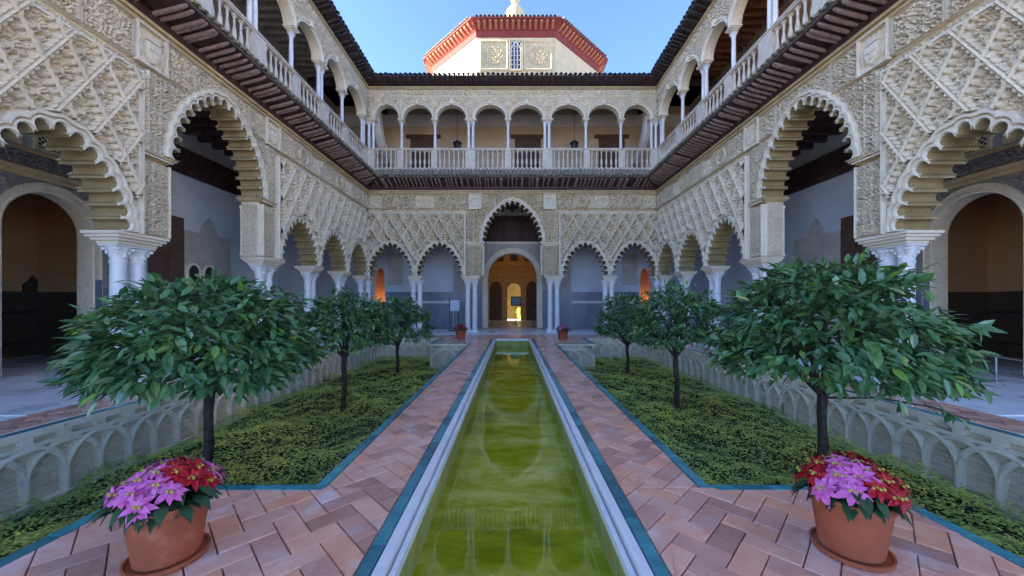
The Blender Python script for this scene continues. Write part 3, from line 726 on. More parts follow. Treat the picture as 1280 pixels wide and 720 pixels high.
for s in (-1, 1):
    RECTS += [tuple(sorted((s * .875, s * (GX0 - .055)))) + (Y1 + .003, Y2 - .003), tuple(sorted((s * .875, s * (PX - .055)))) + (0.25, Y1 - .0), tuple(sorted((s * .875, s * (PX - .055)))) + (Y2, Y3 + .05),
              tuple(sorted((s * (GX + .07), s * 6.45))) + (0.5, 16.9)]
RECTS += [(-GX - .07, GX + .07, Y3 + .06, 16.9)]
pavers = []
c45 = math.sqrt(.5)
for rect in RECTS:
    if abs(rect[0]) > 5 and rect[1] - rect[0] < 2: lo = 3.4
    else: lo = 0
    x0, x1, y0, y1 = rect; rad = math.hypot(x1 - x0, y1 - y0) / 2 / PW + 3; mx, my = (x0 + x1) / 2, (y0 + y1) / 2
    ce = ((mx * c45 + my * c45) / PW, (-mx * c45 + my * c45) / PW)
    nn = range(int(ce[1] - rad) - 1, int(ce[1] + rad) + 2)
    for n in nn:
        for m in range(int((ce[0] - rad - n) / 4) - 2, int((ce[0] + rad - n) / 4) + 2):
            ox, oy = n + 4 * m, n
            for (a, b, cc, d) in ((ox, oy, ox + 2, oy + 1), (ox + 2, oy - 1, ox + 3, oy + 1)):
                q = [(a, b), (cc, b), (cc, d), (a, d)]
                q = [((x * c45 - y * c45) * PW, (x * c45 + y * c45) * PW) for x, y in q]
                if max(p[0] for p in q) < x0 or min(p[0] for p in q) > x1 or max(p[1] for p in q) < y0 or min(p[1] for p in q) > y1: continue
                q = clip(q, rect)
                if len(q) < 3 or area(q) < .0006: continue
                cy = sum(p[1] for p in q) / len(q); cx = sum(p[0] for p in q) / len(q)
                if cy < lo: continue
                pavers.append((cx * cx + cy * cy, q))
pavers.sort(key=lambda t: t[0])
def paver_geo(q):
    dz = random.gauss(0, .0016); tx, ty = random.gauss(0, .006), random.gauss(0, .006)
    cx = sum(p[0] for p in q) / len(q); cy = sum(p[1] for p in q) / len(q); zz = lambda p: dz + tx * (p[0] - cx) + ty * (p[1] - cy)
    a = shrink(q, .0026 + random.random() * .0014); b = shrink(q, .0062 + random.random() * .002); n = len(q)
    vs = [(p[0], p[1], -.032) for p in a] + [(p[0], p[1], zz(p) - .005) for p in a] + [(p[0], p[1], zz(p)) for p in b]
    fs = [tuple(2 * n + i for i in range(n))]
    for k in range(2):
        for i in range(n): fs.append((k * n + i, k * n + (i + 1) % n, (k + 1) * n + (i + 1) % n, (k + 1) * n + i))
    return vs, fs
def add_rnd(me, vals):
    a = me.attributes.new('rnd', 'FLOAT', 'POINT'); a.data.foreach_set('value', np.asarray(vals, np.float32))
vis = [p for p in pavers if p[1][0][1] > 1.6]
vis.sort(key=lambda t: t[0])
first, rest = vis[:300], vis[300:] + [p for p in pavers if p[1][0][1] <= 1.6]
for d2, q in first:
    vs_, fs = paver_geo(q); m_ = MB(); m_.add(vs_, fs); me = m_.mesh('paver', PAVE); add_rnd(me, [random.random()] * len(vs_)); obj('paver', me, paving)
allm = MB(); rv = []
for d2, q in rest:
    vs_, fs = paver_geo(q); allm.add(vs_, fs); rv += [random.random()] * len(vs_)
me = allm.mesh('pavers', PAVE); add_rnd(me, rv); stuff(obj('small_pavers', me, paving))

# marble floor slabs of the galleries ---------------------------------------
mfl = MB(); mfl.box(-16, -6.46, -6, 33.9, -.029, -.022); mfl.box(6.46, 16, -6, 33.9, -.029, -.022); mfl.box(-6.46, 6.46, 16.91, 33.9, -.029, -.022)
mfloor = struct(build(mfl, 'marble_floor', FLOORM))
slab_meshes = []
for k in range(6):
    m_ = MB(); m_.box(.003, .897, .003, .597, -.02, 0.0, .002); me = m_.mesh('marble_slab', FLOORM); add_rnd(me, [random.random()] * len(me.vertices)); slab_meshes.append(me)
for s in (-1, 1):
    x0 = 6.46 if s > 0 else -6.46 - 4 * .9
    for r_ in range(4, 27):
        for c_ in range(4):
            off = .45 * (r_ % 2)
            if c_ == 3 and off: pass
            obj('marble_slab', random.choice(slab_meshes), mfloor, (x0 + c_ * .9, 2.5 + r_ * .6, random.uniform(-.0012, .0012)))
for r_ in range(7):
    for c_ in range(-7, 7):
        obj('marble_slab', random.choice(slab_meshes), mfloor, (c_ * .9 + (.0), 16.92 + r_ * .6, random.uniform(-.0012, .0012)))

# pool -----------------------------------------------------------------------
PY0, PY1 = .6, 15.0
poolb = MB(); poolb.box(-.66, .66, PY0, PY1, -.95, -.9); poolb.box(-.869, -.66, PY0, PY1, -.95, -.075); poolb.box(.66, .869, PY0, PY1, -.95, -.075); poolb.box(-.869, .869, PY1, PY1 + .28, -.95, -.012); poolb.box(-.869, .869, PY0 - .2, PY0, -.95, -.012)
pool = struct(build(poolb, 'pool_basin', ALGAE), 'long narrow stone-lined pool basin down the middle of the court')
wt = MB(); wt.add([(-.659, PY0, -.30), (.659, PY0, -.30), (.659, PY1, -.30), (-.659, PY1, -.30)], [(0, 1, 2, 3)])
struct(build(wt, 'water', WATER), 'still olive green water in the long pool')
rim = MB(); L_ = 1.2
pr = [(.655, -.08), (.655, -.022), (.688, -.020), (.690, -.06), (.708, -.06), (.710, .008), (.772, .010), (.782, -.04)]
rim.loft([[(p[0], y, p[1]) for p in pr] for y in (.002, L_ - .002)]); rim.add([(p[0], .002, p[1]) for p in pr], [tuple(range(8))]); rim.add([(p[0], L_ - .002, p[1]) for p in pr], [tuple(range(8))])
rme = rim.mesh('rim_slab', MARB)
for k in range(12):
    obj('rim_slab', rme, pool, (0, PY0 + k * L_, 0)); o = obj('rim_slab', rme, pool, (0, PY0 + (k + 1) * L_, 0), PI)
e = MB(); e.box(-.65, .65, PY1 - .005, PY1 + .12, -.06, .012); build(e, 'rim_slab', MARB, pool)
tmesh = []
for k in range(5):
    m_ = MB(); m_.box(-.042, .042, .002, .278, -.05, 0.004, .004); me = m_.mesh('edge_tile', TEAL); add_rnd(me, [random.random()] * len(me.vertices)); tmesh.append(me)
def edge_run(p, q, parent, z=0.0):
    p, q = Vector(p), Vector(q); d = q - p; n = max(1, round(d.length / .28)); a = math.atan2(-d.x, d.y); st = d.length / n
    for k in range(n):
        c = p + d * (k / n); obj('edge_tile', random.choice(tmesh), parent, (c.x, c.y, z + random.uniform(-.001, .001)), a, (1, st / .28, 1))
for s in (-1, 1): edge_run((s * .828, PY0), (s * .828, PY1 + .12), pool)
edge_run((-.79, PY1 + .17), (.79, PY1 + .17), pool)
for s in (-1, 1):
    edge_run((s * (GX0 - .005), Y1 + .04), (s * (GX0 - .005), Y2 - .04), paving); edge_run((s * GX0 - s * .05, Y1), (s * PX, Y1), paving)
    edge_run((s * (PX - .005), .9), (s * (PX - .005), Y1 - .04), paving); edge_run((s * GX0 - s * .05, Y2), (s * PX, Y2), paving); edge_run((s * (PX - .005), Y2 + .04), (s * (PX - .005), Y3 + .0), paving)

# sunken beds -----------------------------------------------------------------
def bump_z(x, y): return ZG + .05 + .05 * np.sin(x * 2.1 + y * .7) * np.sin(y * 1.3) + .03 * np.sin(x * 5 + 1) * np.cos(y * 4.2)
bed_label = 'sunken earth bed under the low green planting'
for s in (-1, 1):
    xs = np.linspace(GX0 - .03, GX + .02, 22); ys = np.linspace(Y0, Y3 + .02, 60)
    U, V = np.meshgrid(xs, ys, indexing='ij'); idx = np.arange(U.size).reshape(U.shape)
    Fq = np.stack([idx[:-1, :-1], idx[1:, :-1], idx[1:, 1:], idx[:-1, 1:]], -1).reshape(-1, 4)
    struct(obj('garden_bed', np_mesh('garden_bed', np.stack([s * U, V, bump_z(U, V)], -1).reshape(-1, 3), Fq, SOIL)), bed_label)

# leaves as arrays ---------------------------------------------------------------
LT = np.array([(0, 0, 0), (.28, -.42, .10), (.30, 0, -.02), (.28, .42, .10), (.66, -.36, .06), (.68, 0, -.04), (.66, .36, .06), (1, 0, -.10)])
LF = np.array([(0, 1, 2, 2), (0, 2, 3, 3), (1, 4, 5, 2), (2, 5, 6, 3), (4, 7, 5, 5), (5, 7, 6, 6)])
LTRI = np.array([(0, 1, 2), (0, 2, 3), (1, 4, 5), (1, 5, 2), (2, 5, 6), (2, 6, 3), (4, 7, 5), (5, 7, 6)])
ST = np.array([(0, 0, 0), (.5, -.42, .08), (1, 0, 0), (.5, .42, .08)]); STRI = np.array([(0, 1, 2), (0, 2, 3)])
def unit(a): return a / np.maximum(np.linalg.norm(a, axis=-1, keepdims=True), 1e-9)
def leaves(name, P, Dr, Nr, L, Wd, m, rnd, templ=LT, tri=LTRI):
    Dr = unit(Dr); B = unit(np.cross(Nr, Dr)); Nn = np.cross(Dr, B)
    k = len(templ)
    V = P[:, None, :] + templ[None, :, 0:1] * (L[:, None, None] * Dr[:, None, :]) + templ[None, :, 1:2] * (Wd[:, None, None] * B[:, None, :]) + templ[None, :, 2:3] * (Wd[:, None, None] * Nn[:, None, :]) * 1.0
    Fq = (tri[None] + (np.arange(len(P)) * k)[:, None, None]).reshape(-1, 3)
    return np_mesh(name, V.reshape(-1, 3), Fq, m, np.repeat(rnd, k), smooth=False)
def cover(s):
    pts = []
    for ya, yb, dens in ((Y0 + .05, 5.0, 2100), (5.0, 9.0, 1500), (9.0, Y3, 800)):
        n = int((yb - ya) * (GX - GX0) * dens); x = rng.uniform(GX0 + .0, GX - .02, n); y = rng.uniform(ya, yb, n)
        ok = ~((x < PX + .02) & ((y < Y1 + .02) | (y > Y2 - .02))); pts.append(np.stack([x[ok], y[ok]], 1))
    p = np.concatenate(pts); n = len(p)
    tuft = .5 + .5 * np.sin(p[:, 0] * 9 + 2 * np.sin(p[:, 1] * 3)) * np.sin(p[:, 1] * 8 + 2 * np.sin(p[:, 0] * 4))
    pn = np.sin(p[:, 0] * 2.3 + 1.1 * np.sin(p[:, 1] * 1.1)) * np.sin(p[:, 1] * 1.9 + np.sin(p[:, 0] * 1.4) + s)
    z = bump_z(p[:, 0], p[:, 1]) + .02 + (.04 + .12 * tuft + .07 * np.clip(pn, -.4, 1)) * rng.uniform(.25, 1, n) ** .7
    P = np.stack([s * p[:, 0], p[:, 1], z], 1); a = rng.uniform(0, 2 * PI, n)
    Dr = np.stack([np.cos(a), np.sin(a), rng.uniform(-.3, .35, n)], 1); Nr = np.stack([rng.normal(0, .28, n), rng.normal(0, .28, n) - .15, np.ones(n)], 1)
    L = rng.uniform(.030, .062, n) * np.where(p[:, 1] > 9, 1.4, 1.0); rnd = np.clip(.25 + .35 * tuft + rng.normal(0, .22, n) + .22 * pn, 0, 1)
    o = obj('ground_cover', leaves('ground_cover', P, Dr, Nr, L, L * .55, COVER, rnd, ST, STRI)); stuff(o)
    o['label'] = 'dense low green ground cover filling the sunken bed'; o['category'] = 'plants'
for s in (-1, 1): cover(s)

# interlaced blind arcade facing the beds -----------------------------------------
SP = .385
def rib_mesh():
    mb = MB(); path = [(-SP, -1.05)] + [(-SP * math.cos(t), -.63 + SP * 1.0 * math.sin(t)) for t in np.linspace(0, PI, 19)] + [(SP, -1.05)]
    inner = [(p[0] * (1 - .036 / SP), p[1] if i in (0, len(path) - 1) else -.63 + (p[1] + .63) * (1 - .036 / SP)) for i, p in enumerate(path)]
    outer = [(p[0] * (1 + .036 / SP), p[1] if i in (0, len(path) - 1) else -.63 + (p[1] + .63) * (1 + .036 / SP)) for i, p in enumerate(path)]
    for a, b in ((inner, outer),):
        mb.loft([[(p[0], 0, p[1]) for p in a], [(p[0], -.075, p[1]) for p in a], [(p[0] * .6 + q[0] * .4, -.088, p[1] * .6 + q[1] * .4) for p, q in zip(a, b)], [(p[0], -.075, p[1]) for p in b], [(p[0], 0, p[1]) for p in b]])
    return mb.mesh('blind_arch', GARDW)
RIB = rib_mesh()
def garden_wall(label, loc, rz, length, group=None, vis0=0.0):
    """local x along the wall, -y towards the bed, top at z = 0"""
    t = thing('garden_wall', label, 'garden wall', loc, rz, group)
    b = MB(); b.box(0, length, .0, .16, ZG - .05, -.01); build(b, 'backing', GARDB, t)
    cr_ = MB(); z_ = ZG
    while z_ < -.26:
        x_ = -random.uniform(0, .2)
        while x_ < length:
            l_ = random.uniform(.16, .30); xa, xb = max(0, x_ + .004), min(length, x_ + l_ - .004); x_ += l_
            if xb - xa > .02: cr_.box(xa, xb, -random.uniform(.006, .016), -.0002, z_, z_ + .052)
        z_ += .062
    stuff(build(cr_, 'brick_courses', GARDB, t))
    bd = MB(); bd.box(0, length, -.085, -.0005, -.10, -.052); bd.box(0, length, -.082, -.0005, -.225, -.175)
    k = 0; x = .02
    n = int(length / SP); st = length / n
    for k in range(n + 1):
        xa = max(0, k * st - .055); xb = min(length, k * st + .055); bd.box(xa, xb, -.078, -.0005, -.1745, -.1005)
    build(bd, 'slotted_band', GARDW, t)
    for k in range(n + 1):
        if k * st < vis0: continue
        if k == 0 or k == n: continue
        o = obj('blind_arch', RIB, t, (k * st, -.001 if k % 2 else .007, 0), 0, (st / SP, 1, 1))
    fo = MB(); fo.box(0, length, -.11, -.0006, ZG - .04, ZG + .10); build(fo, 'plinth', GARDW, t)
    cp = MB(); cp.box(0, length, -.09, .16, -.051, -.009); build(cp, 'coping', GARDW, t)
    m = max(1, round(length / .28)); s_ = length / m
    for k in range(m):
        if k * s_ >= vis0 - .3: obj('edge_tile', random.choice(tmesh), t, (k * s_, -.045, 0.0), -PI / 2, (1, s_ / .28, 1))
    return t
garden_wall('long stone retaining wall of interlaced blind arches under teal tile edging', (-GX, Y0, 0), R(90), Y3 - Y0, 'long garden retaining walls', 2.2)
garden_wall('long stone retaining wall of interlaced blind arches under teal tile edging', (GX, Y3, 0), R(-90), Y3 - Y0, 'long garden retaining walls')
for s in (-1, 1):
    garden_wall('short stretch of blind-arched wall closing a bed near the end arcade', (PX if s > 0 else -GX, Y3, 0), 0, GX - PX, 'short walls at the ends of the beds')
    garden_wall('little blind-arched wall below the brick platform at the pool end', (GX0 if s > 0 else -PX, Y2, 0), 0, PX - GX0, 'platform walls')
    garden_wall('blind-arched return wall beside the brick platform', (PX, Y2, 0) if s < 0 else (-PX, Y3, 0), R(90) if s < 0 else R(-90), Y3 - Y2, 'platform return walls')

# ------------------------------------------------------------------ the palace wings
def lattice_window(parent, u, z, w_, h_, y, m=MOULD, name='lattice_window'):
    fr = MB()
    for (x0, x1, z0, z1) in ((-w_ / 2, w_ / 2, h_ - .06, h_), (-w_ / 2, w_ / 2, 0, .06), (-w_ / 2, -w_ / 2 + .06, .061, h_ - .061), (w_ / 2 - .06, w_ / 2, .061, h_ - .061)): fr.box(x0, x1, -.05, 0, z0, z1)
    o = build(fr, name, m, parent, False, (u, y, z))
    bk = MB(); bk.box(-w_ / 2 + .03, w_ / 2 - .03, -.006, -.002, .03, h_ - .03); build(bk, 'dark_backing', IRON, o)
    ba = MB(); st = .10
    k = -int((w_ + h_) / st)
    for k in range(-12, 24):
        for sg, yy in ((1, -.02), (-1, -.026)):
            x = k * st; p = []
            # segment of the diagonal inside the opening
            a0, a1 = -w_ / 2 + .05, w_ / 2 - .05; zz0, zz1 = .05, h_ - .05
            f = lambda xx: (xx - x + w_ / 2) * sg + (0 if sg > 0 else h_)
            xs_ = [a0, a1]
            for zt in (zz0, zz1):
                xq = (zt - (0 if sg > 0 else h_)) * sg + x - w_ / 2
                xs_.append(xq)
            xs_ = sorted(q for q in xs_ if a0 - 1e-6 <= q <= a1 + 1e-6 and zz0 - 1e-6 <= f(q) <= zz1 + 1e-6)
            if len(xs_) >= 2 and xs_[-1] - xs_[0] > .02: ba.tube([(xs_[0], yy, f(xs_[0])), (xs_[-1], yy, f(xs_[-1]))], .011, 4)
    if ba.v: build(ba, 'lattice', m, o)
    return o
def dark_hf(U, V): return arab(U, V, .22, .03)

def side_gallery(root, ns, Lh, depth=2.95):
    dc = ns * 1.05; f = -ns
    # rear wall with the arched doorway
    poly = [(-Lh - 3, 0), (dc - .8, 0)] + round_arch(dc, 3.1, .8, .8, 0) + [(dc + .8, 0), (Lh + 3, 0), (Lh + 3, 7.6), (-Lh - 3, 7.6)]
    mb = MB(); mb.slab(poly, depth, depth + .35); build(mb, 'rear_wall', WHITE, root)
    # frame and carved surround of the doorway
    out = round_arch(dc, 3.1, .8, .8, .19) + [(dc + .99, -1), (dc - .99, -1)]
    obj('door_surround', relief('door_surround', dc - 1.35, dc + 1.35, 1.9, 4.1, .016, lambda U, V: np.where(np.minimum(np.minimum(U - dc + 1.35, dc + 1.35 - U), 4.1 - V) < .06, .03, arab(U, V, .16, .02)), BLUEP, [out]), root, (0, depth - .012, 0))
    fn = lambda dl: [(dc - .8 - dl, .02)] + round_arch(dc, 3.1, .8, .8, dl, 24) + [(dc + .8 + dl, .02)]
    mb = MB(); mb.loft([[(p[0], depth - wd, p[1]) for p in fn(dl)] for dl, wd in ((-.003, -.36), (-.003, .03), (.03, .045), (.05, .03), (.15, .03), (.165, .05), (.195, .05), (.2, -.01))])
    da = build(mb, 'doorway_arch', STUC, root)
    for sg in (-1, 1):
        jb = MB(); jb.box(*sorted((dc + sg * .84, dc + sg * .97)), depth - .058, depth - .031, .02, 2.05); build(jb, 'tiled_jamb', BLUET if sg == ns else DADO, da)
        pn = MB(); pn.box(*sorted((dc + sg * 1.0, dc + sg * 1.34)), depth - .03, depth - .001, .0, 1.88); build(pn, 'dado_panel', DADO, root)
    be = MB(); be.box(dc - 1.45, dc + 1.45, depth - .12, depth - .001, 4.12, 4.20); be.box(dc - 1.5, dc + 1.5, depth - .18, depth - .001, 4.201, 4.30); build(be, 'door_cornice', GOLDP, root)
    obj('carved_frieze', relief('carved_frieze', dc - 1.45, dc + 1.45, 4.31, 4.62, .014, lambda U, V: .02 + arab(U, V, .18, .035), BLUEP), root, (0, depth - .03, 0))
    be = MB(); be.box(dc - 1.5, dc + 1.5, depth - .12, depth - .001, 4.63, 4.72); build(be, 'door_cornice', GOLDP, root)
    for k in (-1, 0, 1): lattice_window(root, dc + k * .82, 4.76, .62, .62, depth - .001)
    # stained stone panel with its twin window and the dark door beside it
    a, b = sorted((f * 2.25, f * 4.1)); ctr = (a + b) / 2
    pp = [(a, 0), (b, 0), (b, 3.75), (ctr + .35, 3.75), (ctr + .3, 3.95), (ctr + .18, 4.15), (ctr, 4.35), (ctr - .18, 4.15), (ctr - .3, 3.95), (ctr - .35, 3.75), (a, 3.75)]
    mb = MB(); mb.slab(pp, depth - .035, depth - .001); sp = build(mb, 'stone_panel', GREYW, root)
    for k in (-1, 1):
        wc = f * 2.85 + k * .30
        wn = MB(); wn.slab([(wc - .2, 1.2)] + round_arch(wc, 2.45, .2, .24, 0, 10) + [(wc + .2, 1.2)], depth - .050, depth - .036); build(wn, 'window_opening', IRON, sp)
        wa = MB(); wa.loft([[(p[0], depth - yy, p[1]) for p in [(wc - .2 - dl, 1.9)] + round_arch(wc, 2.45, .2, .24, dl, 12) + [(wc + .2 + dl, 1.9)]] for dl, yy in ((0, .03), (0, .075), (.07, .075), (.075, .03))]); build(wa, 'window_arch', MOULD, sp)
    a, b = sorted((f * 1.1, f * 2.2)); mb = MB(); mb.box(a, b, depth - .05, depth - .001, 0, 4.1); dd = build(mb, 'dark_door', DOORW, root)
    for k in range(4):
        for j in range(2):
            x0 = a + .06 + j * .5; q = MB(); q.box(x0, x0 + .46, depth - .075, depth - .051, .15 + k * .98, 1.02 + k * .98, .012); build(q, 'door_panel', DOORW, dd)
    # low dado along the rest of the wall
    a, b = sorted((f * 4.12, f * (Lh + 2))); mb = MB(); mb.box(a, b, depth - .03, depth - .001, 0, 1.25); build(mb, 'dado', DADO, root)
    # dark carved timber frieze and ceiling
    a, b = (-6.5, Lh + 2) if ns < 0 else (-Lh - 2, 6.5)
    obj('timber_frieze', relief('timber_frieze', a, b, 5.45, 6.3, .03, dark_hf, WOOD), root, (0, depth - .02, 0))
    ce = MB(); ce.box(-Lh - 3, Lh + 3, T + .002, depth - .002, 6.9, 7.0); cei = build(ce, 'timber_ceiling', WOOD, root)
    bm_ = cached('sidebeam', lambda: MB().box(-.07, .07, T + .01, depth - .01, 6.72, 6.899).mesh('ceiling_beam', WOOD))
    u = -6.0
    while u < Lh + 1: obj('ceiling_beam', bm_, cei, (u * -ns, 0, 0)); u += .55
    # the room behind the doorway
    y0, y1 = depth + .352, depth + 3.4; x0, x1 = dc - 2.4, dc + 2.4
    rm = MB(); rm.box(x0, x1, y1, y1 + .2, -.02, 5); rm.box(x0 - .2, x0, y0, y1 + .2, -.02, 5); rm.box(x1, x1 + .2, y0, y1 + .2, -.02, 5); rm.box(x0 - .2, x1 + .2, y0, y1 + .2, 5.001, 5.2)
    ro = build(rm, 'inner_room', BROWNW, root)
    dm = MB(); dm.box(x0 + .001, x1 - .001, y1 - .03, y1 - .001, 0, 1.8); dm.box(x0 + .001, x0 + .03, y0, y1 - .031, 0, 1.8); dm.box(x1 - .03, x1 - .001, y0, y1 - .031, 0, 1.8); build(dm, 'tile_dado', DADOB, ro)
    st = MB()
    for z in (.35, 1.2): st.box(x0 + .031, x1 - .031, y1 - .04, y1 - .0305, z, z + .07)
    build(st, 'dado_border', IRON, ro)
    for k in range(-1, 3):
        c = dc + k * 1.15; mr = MB(); mr.slab([(c - .22, 1.801), (c + .22, 1.801), (c + .22, 2.0), (c + .12, 2.1), (c, 2.28), (c - .12, 2.1), (c - .22, 2.0)], y1 - .028, y1 - .002); build(mr, 'dado_merlon', DOORW, ro)

LHS = D / 2
small_s = [3.33, 5.68, 8.03]
sup_of = lambda: [(s * 1.97, (-.18, .18), .42) for s in (-1, 1)] + [(s * u, (-.16, .16), .30) for s in (-1, 1) for u in (4.505, 6.855)] + [(s * 9.1, (-.05,), .2) for s in (-1, 1)]
ucols = [(LHS - .55 - 1.84 * k, k % 2 == 0) for k in range(0, 9)]
for ns, name in ((-1, 'a'), (1, 'b')):
    label = 'long arcaded palace wing with plain grey-brown rear wall in its upper gallery' if ns < 0 else 'long arcaded palace wing with reddish coffered timber ceiling in its upper gallery'
    root = thing('palace_wing', label, 'building', (ns * W, D / 2, 0), R(90) if ns < 0 else R(-90))
    lower_arcade(root, LHS, 1.42, 2.02, small_s, .93, [q for q in sup_of() if not (q[0] * ns > 8)], ns, True, False)
    bm_ = MB(); bm_.box(-LHS, LHS, -.12, .0, Z_COR + .001, 7.26); build(bm_, 'timber_beam', WOOD, root)
    eave(root, LHS, .80, 7.24, 7.44, 7.52, 8.07, .195, 'lower_eave', CLAY, ns, 5.2)
    cl = [(u * -ns, p) for u, p in ucols] + [(LHS * -ns - ns * 0, True)]
    cl = [(-ns * (LHS - .14), True)] + [(-ns * (LHS - .55 - 1.80 - 1.84 * (k - 1) - .0), k % 2 == 0) for k in range(1, 9)]
    upper_gallery(root, LHS, cl + [(ns * LHS, True)], ns, 5.0, REDW if ns > 0 else GREYW, BUFF)
    rw = MB(); rw.box(-LHS - 3, LHS + 3, 3.0, 3.3, 7.951, 12.9); build(rw, 'upper_rear_wall', GREYW if ns < 0 else BUFF, root)
    for k, uu in enumerate((-ns * 1.2, -ns * 5.2)):
        dr = MB(); dr.box(uu - .7, uu + .7, 2.93, 2.999, 7.96, 10.3); d_ = build(dr, 'upper_door', DOORW, root)
        li = MB(); li.box(uu - .95, uu + .95, 2.9, 2.999, 10.301, 10.5); build(li, 'lintel', DOORW, d_)
    eave(root, LHS, .60, 12.22, 12.40, 12.46, 12.72, .235, 'upper_eave', DARKT, ns, 3.0, DARKT)
    side_gallery(root, ns, LHS)
    if ns < 0:
        at = MB(); at.box(-LHS + 2.5, LHS + 6, 6.0, 10.0, 12.0, 19.4); build(at, 'sun_blocker', OFFW, root)  # unseen block added to keep the low sun off the opposite wing

# end wing -----------------------------------------------------------------------------------
far = thing('palace_wing', 'end palace wing with tall arch opening onto a deep gilded hall', 'building', (0, D, 0))
lower_arcade(far, W, 1.46, 2.30, [3.62, 6.08], .98, [(s * 2.08, (-.18, .18), .40) for s in (-1, 1)] + [(s * 4.85, (-.165, .165), .31) for s in (-1, 1)] + [(s * 7.47, (-.16, .16), .34) for s in (-1, 1)], 0, False, True)
bm_ = MB(); bm_.box(-W, W, -.12, 0, Z_COR + .001, 7.26); build(bm_, 'timber_beam', WOOD, far)
eave(far, W, .80, 7.24, 7.44, 7.52, 8.07, .195, 'lower_eave', CLAY, 0, 0)
upper_gallery(far, W, [(-7.1, True), (-5.57, False), (-3.89, False), (-2.09, True), (-.22, False), (1.74, True), (3.69, False), (5.45, False), (7.1, True)], 0, 0, WOOD, BUFF, fine=False)
eave(far, W, .60, 12.22, 12.40, 12.46, 12.72, .235, 'upper_eave', DARKT, 0, 0, DARKT)
rw = MB(); rw.box(-W - 3, W + 3, 3.0, 3.3, 7.951, 12.9); build(rw, 'upper_rear_wall', BUFF, far)
fb = MB(); fb.box(-W - 3, W + 3, 2.9, 2.999, 11.7, 12.35); build(fb, 'upper_wall_band', OFFW, far)
for uu in (-5.15, 1.2 - .3, 5.75):
    hw = .75
    dr = MB(); dr.box(uu - hw, uu + hw, 2.93, 2.999, 7.96, 11.0); d_ = build(dr, 'upper_door', DOORW, far)
    li = MB(); li.box(uu - hw - .25, uu + hw + .25, 2.9, 2.999, 11.001, 11.2); build(li, 'lintel', DOORW, d_)
# curved diagonal arches in the corners of the upper gallery
for s in (-1, 1):
    ar = MB(); pts = [(.40 + 2.55 * (1 - math.cos(t)), 11.75 - 2.3 * (1 - math.sin(t + PI / 2)) ) for t in np.linspace(0, PI / 2, 12)]
    i_ = [(q[0], q[1] - .0) for q in pts]; o_ = [(q[0] + .38 * (q[0] > .5), q[1] + .0) for q in pts]
    sec = []
    for x in (-.18, .18):
        sec.append([(x, 2.95 - 2.55 * math.sin(t), 9.3 + 2.2 * (1 - math.cos(t))) for t in np.linspace(0, PI / 2, 12)])
        sec.append([(x, 2.95 - 2.2 * math.sin(t), 9.3 + .25 + 2.25 * (1 - math.cos(t)) + .0) for t in np.linspace(0, PI / 2, 12)])
    ar.loft([sec[0], sec[1], sec[3], sec[2], sec[0]]); build(ar, 'corner_arch', OFFW, far, False, (s * 7.0, 0, 0))
# lower gallery of the end wing
dep = 2.95
poly = [(-W - 3.5, 0)]
doors = [(-7.72, .33, 2.9, .62), (0, 1.42, 2.92, 1.43), (7.72, .33, 2.9, .62)]
for c, h, z, r in doors: poly += [(c - h, 0)] + round_arch(c, z, h, r, 0, 24) + [(c + h, 0)]
poly += [(W + 3.5, 0), (W + 3.5, 7.6), (-W - 3.5, 7.6)]
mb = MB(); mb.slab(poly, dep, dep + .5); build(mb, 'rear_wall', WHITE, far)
mb = MB(); mb.slab([(-3.4, 0), (-1.45, 0)] + round_arch(0, 2.92, 1.45, 1.46, 0, 24) + [(1.45, 0), (3.4, 0), (3.4, 6.6), (-3.4, 6.6)], dep - .04, dep - .001); build(mb, 'portal_panel', GREYW, far)
out = round_arch(0, 2.92, 1.42, 1.43, .30) + [(1.72, -1), (-1.72, -1)]
obj('portal_surround', relief('portal_surround', -2.0, 2.0, 2.2, 4.75, .03, lambda U, V: arab(U, V, .2, .02), GREYW, [out]), far, (0, dep - .042, 0))
mb = MB(); fn = lambda dl: [(-1.42 - dl, .02)] + round_arch(0, 2.92, 1.42, 1.43, dl, 26) + [(1.42 + dl, .02)]
mb.loft([[(p[0], dep - wd, p[1]) for p in fn(dl)] for dl, wd in ((-.004, -.52), (-.004, .07), (.05, .085), (.08, .065), (.22, .065), (.24, .09), (.30, .09), (.31, .03))]); build(mb, 'portal_arch', STUC, far)
be = MB(); be.box(-3.3, 3.3, dep - .14, dep - .041, 4.85, 5.0); build(be, 'portal_cornice', STUC, far)
obj('portal_frieze', relief('portal_frieze', -3.3, 3.3, 5.02, 6.5, .03, lambda U, V: arab(U, V, .3, .03), WOOD), far, (0, dep - .045, 0))
for k in (-1, 0, 1): lattice_window(far, k * .95, 5.15, .6, .95, dep - .08, DOORW)
